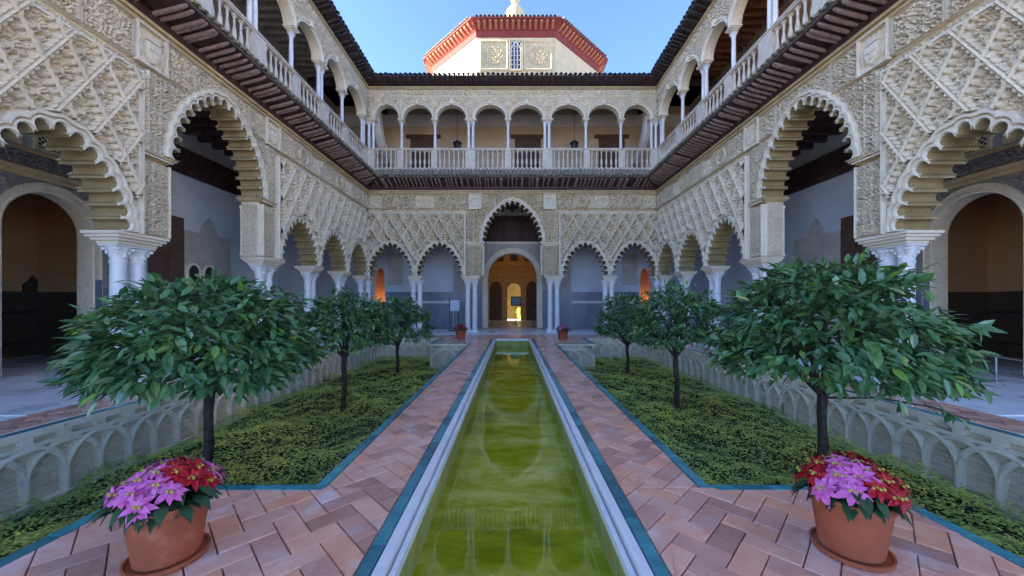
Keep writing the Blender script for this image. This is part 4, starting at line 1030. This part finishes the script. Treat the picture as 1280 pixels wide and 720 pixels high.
for s in (-1, 1):
    a, b = sorted((s * 3.42, s * 7.3)); mb = MB(); mb.box(a, b, dep - .03, dep - .001, 0, 2.1); d_ = build(mb, 'dado', DADO, far)
    st = MB(); st.box(a, b, dep - .045, dep - .031, 1.45, 1.52)
    k = a + .05
    while k < b - .1: st.slab([(k, 1.521), (k + .1, 1.521), (k + .1, 1.56), (k + .05, 1.62), (k, 1.56)], dep - .044, dep - .031); k += .15
    build(st, 'dado_border', OFFW, d_)
    a, b = sorted((s * 1.75, s * 3.38)); mb = MB(); mb.box(a, b, dep - .07, dep - .041, 0, 2.25); build(mb, 'dado', DADO, far)
    pa = MB(); pa.box(*sorted((s * 6.35, s * 7.2)), dep - .05, dep - .001, 2.5, 4.3); build(pa, 'wall_panel', GREYW, far)
    nb = MB(); x0, x1 = s * 7.72 - .5, s * 7.72 + .5
    nb.box(x0, x1, dep + 1.4, dep + 1.5, 0, 4); nb.box(x0 - .1, x0, dep + .501, dep + 1.5, 0, 4); nb.box(x1, x1 + .1, dep + .501, dep + 1.5, 0, 4); nb.box(x0 - .1, x1 + .1, dep + .501, dep + 1.5, 4.001, 4.1); build(nb, 'lit_niche', BROWNW, far)
ce = MB(); ce.box(-W - 3, W + 3, T + .002, dep - .002, 6.9, 7.0); cei = build(ce, 'timber_ceiling', WOOD, far)
bm_ = MB().box(-.07, .07, T + .01, dep - .01, 6.72, 6.899).mesh('ceiling_beam', WOOD)
for k in range(-14, 15): obj('ceiling_beam', bm_, cei, (k * .55, 0, 0))
# the gilded hall behind the portal
h0, h1 = dep + .501, dep + 9.0
hl = MB(); hl.box(-4.7, -4.5, h0, h1 + .3, 0, 7.2); hl.box(4.5, 4.7, h0, h1 + .3, 0, 7.2); hl.box(-4.7, 4.7, h0, h1 + .3, 7.201, 7.4)
hall = build(hl, 'hall', GILT, far)
poly = [(-4.499, 0), (-.42, 0)] + round_arch(.13, 2.45, .55, .6, 0, 16) + [(.68, 0), (4.499, 0), (4.499, 7.2), (-4.499, 7.2)]
mb = MB(); mb.slab(poly, h1, h1 + .3); build(mb, 'hall_rear_wall', GILT, hall)
for k in (-1, 0, 1):
    q = MB(); c = .13 + k * 1.15; q.slab([(c - .3, 4.9)] + round_arch(c, 5.5, .3, .32, 0, 10) + [(c + .3, 4.9)], h1 - .03, h1 - .002); build(q, 'hall_window', IRON, hall)
for k in (-1, 1):
    q = MB(); c = .13 + k * 1.5; q.slab([(c - .5, 0)] + round_arch(c, 2.5, .5, .75, 0, 14) + [(c + .5, 0)], h1 - .03, h1 - .002); build(q, 'hall_side_arch', DOORW, hall)
    q = MB(); q.box(*sorted((k * 2.2 + .13, k * 4.49)), h1 - .04, h1 - .002, 0, 1.6); build(q, 'hall_dado', DADOB, hall)
mb = MB(); mb.box(-4.49, 4.49, h1 - .06, h1 - .001, 3.7, 3.85); mb.box(-4.49, 4.49, h1 - .06, h1 - .001, 4.55, 4.65); build(mb, 'hall_cornice', GOLDP, hall)
# ochre garden wall seen through the far doorway
gw = thing('courtyard_wall', 'sunlit ochre wall seen beyond the gilded hall doorway', 'wall', (0, D + 16, 0))
mb = MB(); mb.box(-6, 6, 0, .4, -.1, 6); build(mb, 'masonry', COURT, gw); mb = MB(); mb.box(-6.05, 6.05, -.06, .46, 6.001, 6.15); build(mb, 'coping', MOULD, gw)

# ------------------------------------------------------------------ octagonal roof lantern
TY = 26.0; A_ = 5.55; ap = A_ * (1 + math.sqrt(2)) / 2; cx0 = .24
tw = thing('roof_lantern', 'octagonal stone lantern tower with red corbelled eave rising behind the end wing', 'tower', (cx0, TY + ap, 0))
zt0, zt1 = 14.0, 20.55
def octp(r, k): a = -PI / 2 - PI / 8 + k * PI / 4; rr = r / math.cos(PI / 8); return (rr * math.cos(a), rr * math.sin(a))
for k in range(8):
    p, q = octp(ap, k), octp(ap, k + 1); pi_, qi = octp(ap - .4, k), octp(ap - .4, k + 1)
    mb = MB(); mb.add([(p[0], p[1], zt0), (q[0], q[1], zt0), (qi[0], qi[1], zt0), (pi_[0], pi_[1], zt0), (p[0], p[1], zt1), (q[0], q[1], zt1), (qi[0], qi[1], zt1), (pi_[0], pi_[1], zt1)], [(0, 1, 2, 3), (4, 5, 6, 7), (0, 1, 5, 4), (1, 2, 6, 5), (2, 3, 7, 6), (3, 0, 4, 7)])
    build(mb, 'wall', OFFW if k == 7 else TOWERS, tw)  # one side set paler than the other seven
    ov = .75
    # sloping red cove, corbels and tile ends of this side
    rings = [[(*octp(ap + e, k), z), (*octp(ap + e, k + 1), z)] for e, z in ((.002, 20.2), (.06, 20.22), (.10, 20.6), (ov - .12, 21.0), (ov, 21.02), (ov, 21.12))]
    mb = MB(); mb.loft(rings); cv = build(mb, 'eave', REDC, tw)
    if k in (7, 0, 1, 2, 6):
        n = 14; dx, dy = (q[0] - p[0]), (q[1] - p[1]); l = math.hypot(dx, dy); tx, ty = dx / l, dy / l; ang = math.atan2(ty, tx); nx, ny = ty, -tx
        cm = cached('corbel', lambda: MB().add([(-.08, 0, 0), (.08, 0, 0), (.08, -.52, .26), (-.08, -.52, .26), (-.08, -.02, .32), (.08, -.02, .32), (.08, -.58, .36), (-.08, -.58, .36)], [(0, 1, 2, 3), (4, 5, 6, 7), (0, 1, 5, 4), (1, 2, 6, 5), (2, 3, 7, 6), (3, 0, 4, 7)]).mesh('corbel', CORB))
        tm = cached('towertile', lambda: tile_mesh(.7, .25, .10, 2, CLAY))
        for j in range(n):
            t = (j + .5) / n; x, y = p[0] + dx * t + nx * .1, p[1] + dy * t + ny * .1; obj('corbel', cm, cv, (x, y, 20.62), ang)
        n2 = 20; P2, Q2 = octp(ap + ov - .62, k), octp(ap + ov - .62, k + 1)
        for j in range(n2):
            t = (j + .5) / n2; obj('roof_tile', tm, cv, (P2[0] + (Q2[0] - P2[0]) * t, P2[1] + (Q2[1] - P2[1]) * t, 21.34), ang)
mb = MB(); base = [(*octp(ap + .74, k), 21.13) for k in range(8)]; top = [(*octp(.15, k), 26.5) for k in range(8)]; mb.loft([base, top], True); mb.add(top, [tuple(range(8))]); mb.add([(*octp(ap + .73, k), 21.12) for k in range(8)], [tuple(range(8))[::-1]])
build(mb, 'roof', CLAY, tw)
fi = MB(); fi.lathe([(.85, 25.9), (.85, 26.9), (.80, 27.2), (.62, 27.5), (.35, 27.7), (.14, 27.8), (.12, 27.95), (.32, 28.1), (.42, 28.4), (.36, 28.75), (.16, 29.0), (.06, 29.2), (.05, 30.0), (.02, 30.6)], 14); build(fi, 'finial', GOLDP, tw, True)
fy = -ap
def emb(U, V):
    k = np.where(U < 0, U + 1.55, U - 1.55)
    fr = ((np.abs(np.abs(k) - .95) < .06) & (np.abs(V - 18.9) < 1.0)) | ((np.abs(np.abs(V - 18.9) - 1.0) < .06) & (np.abs(k) < 1.0))
    r_ = np.hypot(k, (V - 18.9)); ins = np.where(r_ < .7, arab(k, V, .8, .03), arab(k, V, .35, .012))
    return np.where(fr, .12, np.where((np.abs(k) < .95) & (np.abs(V - 18.9) < 1.0), ins, np.where(V < 17.7, arab(U, V, .4, .02), .03)))
obj('carved_face', relief('carved_face', -A_ / 2 + .06, A_ / 2 - .06, 16.8, 20.15, .05, emb, TOWERS, [[(-.5, 17.8), (.5, 17.8), (.5, 20), (-.5, 20)]]), tw, (0, fy - .01, 0))
lw = MB()
for (x0, x1, z0, z1) in ((-.5, -.4, 17.8, 20), (.4, .5, 17.8, 20), (-.399, .399, 19.9, 20), (-.399, .399, 17.8, 17.9)): lw.box(x0, x1, fy - .14, fy, z0, z1)
wn = build(lw, 'window', TOWERS, tw)
bk = MB(); bk.box(-.4, .4, fy - .03, fy - .004, 17.9, 19.9); build(bk, 'dark_backing', IRON, wn)
la = MB()
for z in np.arange(18.0, 19.9, .32):
    for x in (-.22, .0, .22):
        la.loft([[(x + rr * math.cos(t), fy - yy, z + .1 + rr * 1.25 * math.sin(t)) for t in np.linspace(0, 2 * PI, 13)] for rr, yy in ((.12, .03), (.12, .09), (.155, .09), (.155, .03))])
la.tube([(-.34, fy - .07, 17.95), (-.34, fy - .07, 19.3), (-.2, fy - .07, 19.65), (0, fy - .07, 19.82), (.2, fy - .07, 19.65), (.34, fy - .07, 19.3), (.34, fy - .07, 17.95)], .03, 5)
build(la, 'lattice', OFFW, wn)

# ------------------------------------------------------------------ orange trees
def tree(name, label, group, x, y, rx, rz_, zc, nclump, per, seed, leafL, indiv, trunk_lean=(0, 0), droop=False):
    g = np.random.default_rng(seed)
    t = thing(name, label, 'orange tree', (x, y, ZG + .03), 0, group)
    h = zc - rz_ * .60 - ZG
    mb = MB(); lx, ly = trunk_lean
    pts = [(0, 0, -.05), (lx * .2, ly * .2, h * .25), (lx * .55 + .02, ly * .5, h * .55), (lx * .85 - .01, ly * .9, h * .82), (lx, ly, h)]
    mb.tube(pts, [.068, .056, .052, .050, .055], 9)
    trunk = build(mb, 'trunk', BARK, t, True)
    lm = MB(); tips = []
    for k in range(9):
        a = 2 * PI * k / 9 + g.uniform(-.25, .25); el = g.uniform(.35, 1.1); ln = rx * g.uniform(.6, .85)
        d = Vector((math.cos(a) * math.cos(el), math.sin(a) * math.cos(el), math.sin(el) * rz_ / rx * 1.6)); p0 = Vector((lx, ly, h - .04)); p1 = p0 + d * ln * .4 + Vector((0, 0, .05)); p2 = p0 + d * ln
        lm.tube([p0, p1, p2], [.034, .022, .010], 6); tips.append((p1, p2))
        for j in range(2):
            q = p1 + (p2 - p1) * g.uniform(.2, .7); e = q + Vector((g.normal(0, .2), g.normal(0, .2), g.uniform(.02, .25))) * rx; lm.tube([q, (q + e) / 2 + Vector((0, 0, .03)), e], [.014, .010, .006], 5)
    build(lm, 'limbs', BARK, trunk, True)
    # clumps spread over a flattened dome, whorls of leaves in each
    n = nclump; u = g.uniform(-.42, 1, n); ph = g.uniform(0, 2 * PI, n); rr = np.sqrt(1 - np.clip(u, -1, 1) ** 2) ; rad = np.where(g.random(n) < .72, g.uniform(.84, 1.04, n), g.uniform(.45, .85, n))
    hol = (u < -.05) & (g.random(n) < .75); rad = np.where(hol, g.uniform(.86, 1.05, n), rad); u = np.where(hol & (u < -.35), -.35 * g.random(n), u); rr = np.sqrt(1 - np.clip(u, -1, 1) ** 2)
    bulge = 1 + .05 * np.sin(3 * ph + seed) + .05 * np.sin(5 * ph + 2 * seed)
    C = np.stack([rr * np.cos(ph) * rx * rad * bulge, rr * np.sin(ph) * rx * rad * bulge, np.where(u > 0, u * rz_, u * rz_ * .75) * rad * (1 + .06 * np.sin(4 * ph + seed))], 1)
    out = unit(C * np.array([1, 1, (rx / rz_) ** 1.0]))
    P = np.repeat(C, per, 0) + g.normal(0, .060 * leafL / .13, (n * per, 3)) * np.array([1, 1, .6]); O = np.repeat(out, per, 0)
    N = len(P); Dr = O * np.array([1, 1, .45]) + g.normal(0, .55, (N, 3)) * np.array([1, 1, .8]) + np.array([0, 0, -.28]) - np.array([0, 0, .25]) * (1 - np.clip(O[:, 2:3], 0, 1)); Nr = np.array([0, 0, 1.0]) + O * .50 + g.normal(0, .32, (N, 3))
    L = leafL * g.uniform(.65, 1.15, N); Wd = L * g.uniform(.42, .54, N)
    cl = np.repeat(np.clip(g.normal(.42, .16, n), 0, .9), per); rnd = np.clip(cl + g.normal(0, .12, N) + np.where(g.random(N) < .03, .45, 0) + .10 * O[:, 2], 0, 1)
    base = np.array([lx, ly, zc - ZG - .03])
    P = P + base
    if droop:   # one low spray hanging towards the gallery
        tw_ = MB(); q = [(lx, ly, h - .05), (.45, -.25, h + .02), (.85, -.45, h - .03), (1.12, -.55, h - .14)]; tw_.tube(q, [.016, .012, .009, .006], 6); build(tw_, 'low_branch', BARK, trunk, True)
        k_ = 16; tt = g.uniform(.35, 1.0, k_); qa = np.array(q); Pd = np.stack([np.interp(tt * 3, [0, 1, 2, 3], qa[:, c_]) for c_ in range(3)], 1) + g.normal(0, .015, (k_, 3))
        Dd = np.stack([g.uniform(.0, .9, k_), g.uniform(-.6, .6, k_), g.uniform(-1.1, -.2, k_)], 1)
        P = np.r_[P, Pd]; Dr = np.r_[Dr, Dd]; Nr = np.r_[Nr, np.array([0, -.7, .7]) + g.normal(0, .3, (k_, 3))]; L = np.r_[L, np.full(k_, leafL)]; Wd = np.r_[Wd, np.full(k_, leafL * .46)]; rnd = np.r_[rnd, g.uniform(.2, .5, k_)]; O = np.r_[O, np.tile([[0., -1, 0]], (k_, 1))]; N = len(P)
    # leaves that show largest (outer, towards the court's near end and axis) are single pieces
    view = unit(np.array([-x, -y, .6])[None]); score = (O * view).sum(1) * .6 + np.linalg.norm((P - base) / np.array([rx, rx, rz_]), axis=1) + g.normal(0, .25, N)
    sel = np.argsort(-score)[:indiv]; mask = np.ones(N, bool); mask[sel] = False
    crown = obj('crown', leaves('crown', P[mask], Dr[mask], Nr[mask], L[mask], Wd[mask], LEAFG, rnd[mask]), t); stuff(crown)
    if indiv:
        lms = cached('leafmeshes', lambda: [leaves('leaf', np.zeros((1, 3)), np.array([[1., 0, 0]]), np.array([[0., 0, 1]]), np.array([1.]), np.array([wd]), LEAFG, np.array([rv])) for rv in (.12, .28, .42, .55, .7, .95) for wd in (.38, .44)])
        Drn = unit(Dr); B = unit(np.cross(Nr, Drn)); Nn = np.cross(Drn, B)
        for i in sel:
            me = lms[min(5, int(rnd[i] * 6)) * 2 + int(i) % 2]
            o = obj('leaf', me, crown); Mx = Matrix(((Drn[i][0], B[i][0], Nn[i][0]), (Drn[i][1], B[i][1], Nn[i][1]), (Drn[i][2], B[i][2], Nn[i][2]))).to_4x4()
            o.matrix_basis = Matrix.Translation(P[i]) @ Mx @ Matrix.Diagonal((L[i], L[i], L[i], 1))
    return t
TX = 3.72
GA, GB, GC = 'orange trees behind the near pots', 'middle orange trees of the beds', 'last orange trees before the end arcade'
tree('orange_tree', 'broad low-crowned orange tree behind the pot of half pink poinsettia', GA, -TX, 4.45, 1.04, .86, .88, 290, 21, 11, .165, 220, (.06, 0))
tree('orange_tree', 'broad low-crowned orange tree behind the pot of mostly red poinsettia', GA, TX, 4.45, 1.06, .98, .95, 290, 21, 12, .165, 220, (.05, .02), droop=True)
tree('orange_tree', 'middle one of three orange trees in the bed by the half pink poinsettia', GB, -TX, 8.1, .90, .88, .82, 240, 20, 13, .135, 0, (.02, 0))
tree('orange_tree', 'middle one of three orange trees in the bed by the mostly red poinsettia', GB, TX - .05, 8.2, .96, .95, .86, 240, 20, 14, .135, 0, (-.03, 0))
tree('orange_tree', 'last orange tree before the platform pot of crimson flowers', GC, -TX, 11.9, 1.0, 1.0, .65, 230, 18, 15, .14, 0, (0, 0))
tree('orange_tree', 'last orange tree before the platform pot of bright pink flowers', GC, TX, 11.9, .95, 1.0, .72, 230, 18, 16, .14, 0, (0, 0))

# ------------------------------------------------------------------ poinsettia pots
def bract_mesh(m, name='bract'):
    ts = np.linspace(0, 1, 6); wd = [.04, .15, .22, .19, .09, .0]; vs_ = []; fs = []
    for t, w_ in zip(ts, wd): z = .10 * math.sin(t * 2.4) - .22 * t * t; vs_ += [(t, -w_, z + w_ * .12), (t, 0, z - .02), (t, w_, z + w_ * .12)]
    for i in range(5): a = i * 3; fs += [(a, a + 3, a + 4, a + 1), (a + 1, a + 4, a + 5, a + 2)]
    mb = MB(); mb.add(vs_, fs); return mb.mesh(name, m, True)
BR = {'red': bract_mesh(RED), 'pink': bract_mesh(PINK)}; PLF = bract_mesh(POINL, 'leaf')
def cyathia():
    mb = MB()
    for k in range(7):
        a = k * 2.4; r = .012 * math.sqrt(k); mb.lathe([(.004, 0), (.008, .008), (.004, .016)], 6, (r * math.cos(a), r * math.sin(a), .0))
    return mb.mesh('flower', YELLOW)
CY = cyathia()
def place(me, parent, name, base, d, up, s):
    d = Vector(d).normalized(); b = Vector(up).cross(d).normalized(); n = d.cross(b); o = obj(name, me, parent)
    o.matrix_basis = Matrix.Translation(base) @ Matrix(((d.x, b.x, n.x), (d.y, b.y, n.y), (d.z, b.z, n.z))).to_4x4() @ Matrix.Diagonal((s, s, s, 1)); return o
def pot(x, y, sc, label_pot, label_plant, spec, seed, saucer=None, group=(None, None, None), nb=11):
    g = random.Random(seed)
    p = thing('flower_pot', label_pot, 'flower pot', (x, y, .022 * sc if saucer else .002), 0, group[0])
    mb = MB(); h, r1, r0 = .33 * sc, .205 * sc, .152 * sc
    mb.lathe([(r0 * .9, 0), (r0, .004), (r1 * .93, h * .84), (r1 * .94, h * .86), (r1 * .985, h * .865), (r1, h * .985), (r1 * .985, h), (r1 * .90, h), (r1 * .88, h * .9), (r1 * .86, h * .89)], 40, cap=False); mb.lathe([(r0 * .9, 0), (.001, 0)], 40, cap=False); build(mb, 'body', TERRA, p, True)
    so = MB(); so.lathe([(r1 * .87, h * .88), (.001, h * .9)], 24, cap=False); build(so, 'soil', SOIL, p)
    if saucer:
        s_ = MB(); s_.lathe([(.001, .002), (.178 * sc, .002), (.192 * sc, .012), (.197 * sc, .034), (.187 * sc, .036), (.176 * sc, .020), (.001, .018)], 40, cap=False); tag(build(s_, 'pot_saucer', TERRA, None, True, (x, y, 0)), saucer, 'saucer', group[2])
    pl = thing('poinsettia', label_plant, 'plant', (x, y, (.022 * sc if saucer else .002) + h * .9), 0, group[1])
    st = MB()
    for k in range(9): a = k * .7; st.tube([(.02 * math.cos(a), .02 * math.sin(a), 0), (.06 * sc * math.cos(a), .06 * sc * math.sin(a), .08 * sc), (.10 * sc * math.cos(a), .10 * sc * math.sin(a), .15 * sc)], .005 * sc, 5)
    build(st, 'stems', POINL, pl)
    for k in range(72):
        a = g.uniform(0, 2 * PI); r = g.uniform(.08, .205) * sc; el = g.uniform(-.85, .10)
        place(PLF, pl, 'leaf', (r * math.cos(a), r * math.sin(a), g.uniform(.04, .13) * sc), (math.cos(a), math.sin(a), el), (0, 0, 1), g.uniform(.11, .15) * sc)
    for (fx, fy_, fz, colr, sz) in spec:
        c = Vector((fx, fy_, fz)) * sc; ax = Vector((fx * 1.9, fy_ * 1.9, .40)).normalized()
        fl = obj('flower', CY, pl, c, 0, (1.1 * sc,) * 3); M0 = ax.to_track_quat('Z', 'Y').to_matrix()
        me = BR[colr]
        for ringi, (cnt, s0, dz) in enumerate(((7, 1.0, -.22), (6, .78, .12), (5 if nb > 8 else 0, .48, .55))):
            for k in range(cnt):
                a = 2 * PI * (k + .5 * ringi) / cnt + g.uniform(-.2, .2); dl = M0 @ Vector((math.cos(a), math.sin(a), dz + g.uniform(-.25, .25)))
                place(me, fl, 'bract', (0, 0, .004 * ringi), dl, ax, sz * s0 * g.uniform(.85, 1.15) / 1.1)
def flower_spec(pink_side, seed, n=26):
    g = random.Random(seed); out = []
    for k in range(n):
        r = .245 * math.sqrt((k + .4) / n); a = k * 2.39996; x, y = r * math.cos(a), r * math.sin(a)
        out.append((x, y, .225 - r * r * 2.2 + g.uniform(-.015, .015), 'pink' if pink_side(x, y) else 'red', g.uniform(.082, .108)))
    return out
gp, gq, gs = 'large poinsettia pots by the pool', 'poinsettias in the large pots', 'terracotta saucers'
pot(-2.02, 2.16, 1.0, 'large terracotta pot whose poinsettia is half pink and half red', 'poinsettia with large pink bracts on one half and red ones on the other', flower_spec(lambda x, y: .73 * x + .68 * y < .02 or (x > .02 and y > .10), 3), 5, 'terracotta saucer under the pot of half pink poinsettia')
pot(2.04, 2.22, 1.0, 'large terracotta pot whose poinsettia is mostly deep red', 'mostly deep red poinsettia with a pink cluster facing the pool', flower_spec(lambda x, y: -.13 < .73 * x - .68 * y < .07 and .68 * x + .73 * y < .05, 4), 6, 'terracotta saucer under the pot of mostly red poinsettia')
pot(-2.12, 15.1, 1.10, 'small terracotta pot on the far platform with crimson flowers', 'crimson and dark pink poinsettia in a pot on the far platform', flower_spec(lambda x, y: (x + y) > .12, 5, 9), 7, None)
pot(2.02, 14.8, 1.12, 'small terracotta pot on the far platform with bright pink flowers', 'bright pink and red poinsettia in a pot on the far platform', flower_spec(lambda x, y: y < .02, 6, 9), 8, None)

# ------------------------------------------------------------------ small furnishings
def lantern(x, y, ztop, label, drop, s=1.0):
    t = thing('hanging_lantern', label, 'lantern', (x, y, ztop - drop), 0, 'iron lanterns in the upper gallery')
    mb = MB(); mb.tube([(0, 0, .55 * s), (0, 0, drop)], .012, 5); build(mb, 'chain', IRON, t)
    mb = MB(); mb.lathe([(.02, .60), (.05, .55), (.16, .45), (.24, .42), (.25, .38), (.20, .36)], 8, cap=True); build(mb, 'cap', IRON, t)
    mb = MB(); mb.lathe([(.17, .36), (.21, .30), (.17, .06), (.10, .02), (.03, -.06)], 8)
    build(mb, 'cage', IRON, t)
lantern(-2.98, D + 1.55, 12.72, 'iron lantern hanging near the buff door wall beside paired columns', 3.0)
lantern(3.35, D + 1.55, 12.72, 'iron lantern hanging in the bay between paired and single columns', 3.0)
def wall_lamp(x, y, z):
    t = thing('niche_lamp', 'small glowing lamp inside a tall orange-lit niche', 'lamp', (x, y, z), 0, 'lamps lighting the end niches')
    mb = MB(); mb.lathe([(.05, 0), (.06, .02), (.02, .05), (.02, .2)], 10); build(mb, 'stand', IRON, t)
    mb = MB(); mb.lathe([(.03, .2), (.07, .26), (.06, .36), (.02, .42)], 10); build(mb, 'bulb', LAMPM, t, True)
    ld = bpy.data.lights.new('lamp_light', 'POINT'); ld.energy = .8; ld.color = (1, .52, .16); ld.shadow_soft_size = .08
    lo = bpy.data.objects.new('lamp_light', ld); COL.objects.link(lo); lo.parent = t; lo.location = (0, -.15, .5)
for s in (-1, 1): wall_lamp(s * 7.72, D + dep + 1.2, 1.2)
def hall_lamp(x, y, z, e, label):
    t = thing('hall_lamp', label, 'lamp', (x, y, z), 0, 'lamps hanging in the rooms')
    mb = MB(); mb.tube([(0, 0, .2), (0, 0, 7.2 - z)], .012, 5); build(mb, 'cord', IRON, t)
    mb = MB(); mb.lathe([(.03, .22), (.14, .16), (.16, .1), (.10, .02), (.03, 0)], 12); build(mb, 'shade', LAMPM, t, True)
    ld = bpy.data.lights.new('lamp_light', 'POINT'); ld.energy = e; ld.color = (1, .62, .26); ld.shadow_soft_size = .2
    lo = bpy.data.objects.new('lamp_light', ld); COL.objects.link(lo); lo.parent = t; lo.location = (0, 0, -.15)
hall_lamp(0, D + 8.0, 6.75, 7, 'warm lamp hanging high inside the gilded hall')
# display board and posts inside the hall
t = thing('display_stand', 'framed display board on a pole inside the gilded hall', 'sign', (.25, D + 7.5, 0))
mb = MB(); mb.lathe([(.22, 0), (.22, .02), (.03, .03), (.025, 1.25)], 12); build(mb, 'pole', IRON, t)
mb = MB(); mb.box(-.36, .36, -.03, .03, 1.25, 1.92, .01); f_ = build(mb, 'frame', IRON, t); mb = MB(); mb.box(-.27, .27, -.036, -.031, 1.33, 1.84); build(mb, 'picture', PICT, f_)
for s in (-1, 1):
    t = thing('barrier_post', 'slim reddish post just inside the portal', 'post', (s * 1.3, D + 4.3, 0), 0, 'portal posts')
    mb = MB(); mb.lathe([(.14, 0), (.14, .02), (.03, .03), (.025, .9)], 12); build(mb, 'shaft', DOORW, t, True); mb = MB(); mb.lathe([(.03, .9), (.045, .92), (.02, .97)], 12); build(mb, 'knob', GOLDP, t, True)
t = thing('information_stand', 'pale information panel on a dark stand between end arcade columns', 'sign', (-3.05, D + .9, 0))
mb = MB(); mb.box(-.28, .28, -.12, .12, 0, .03); mb.box(-.25, -.21, -.03, .03, .03, 1.7); mb.box(.21, .25, -.03, .03, .03, 1.7); build(mb, 'stand', IRON, t)
mb = MB(); mb.box(-.20, .28, -.05, -.035, 1.05, 1.62); build(mb, 'panel', PAPER, t)
# visitor barrier in the gallery with the coffered ceiling
def bar_post(x, y, label):
    t = thing('barrier_post', label, 'post', (x, y, 0), 0, 'barrier posts by the columns')
    mb = MB(); mb.box(-.035, .035, -.035, .035, .012, .56, .005); build(mb, 'shaft', STEEL, t); mb = MB(); mb.lathe([(.12, 0), (.12, .012), (.001, .013)], 16); build(mb, 'foot', STEEL, t)
for x, y in ((7.05, 6.15), (7.05, 6.85)): bar_post(x, y, 'short square steel post standing beside the paired columns')
t = thing('low_barrier', 'low steel barrier rail before the arched doorway', 'barrier', (9.2, 7.0, 0), R(78))
mb = MB(); mb.tube([(-.9, 0, .45), (0, 0, .47), (.9, 0, .45)], .014, 6); mb.tube([(-.9, 0, .14), (.9, 0, .14)], .010, 6); build(mb, 'rail', STEEL, t)
for s in (-.88, 0, .88):
    mb = MB(); mb.lathe([(.10, 0), (.10, .012), (.018, .02), (.016, .47)], 10); build(mb, 'post', STEEL, t, False, (s, 0, 0))
# shrub in the courtyard beyond the hall
g = np.random.default_rng(3); n = 900; v_ = unit(g.normal(0, 1, (n, 3))); P = v_ * np.array([.7, .5, .55]) * g.uniform(.6, 1, (n, 1)) + np.array([0, 0, .6])
t = thing('shrub', 'round green shrub beyond the gilded hall doorway', 'shrub', (.95, D + 14.5, -.02))
stuff(obj('foliage', leaves('foliage', P, v_ + g.normal(0, .5, (n, 3)), np.array([0, 0, 1.]) + v_, g.uniform(.08, .14, n), g.uniform(.04, .06, n), COVER, g.random(n)), t))
mb = MB(); mb.tube([(0, 0, -.05), (0, 0, .5)], .04, 6); build(mb, 'stem', BARK, t)
bpy.context.view_layer.update()
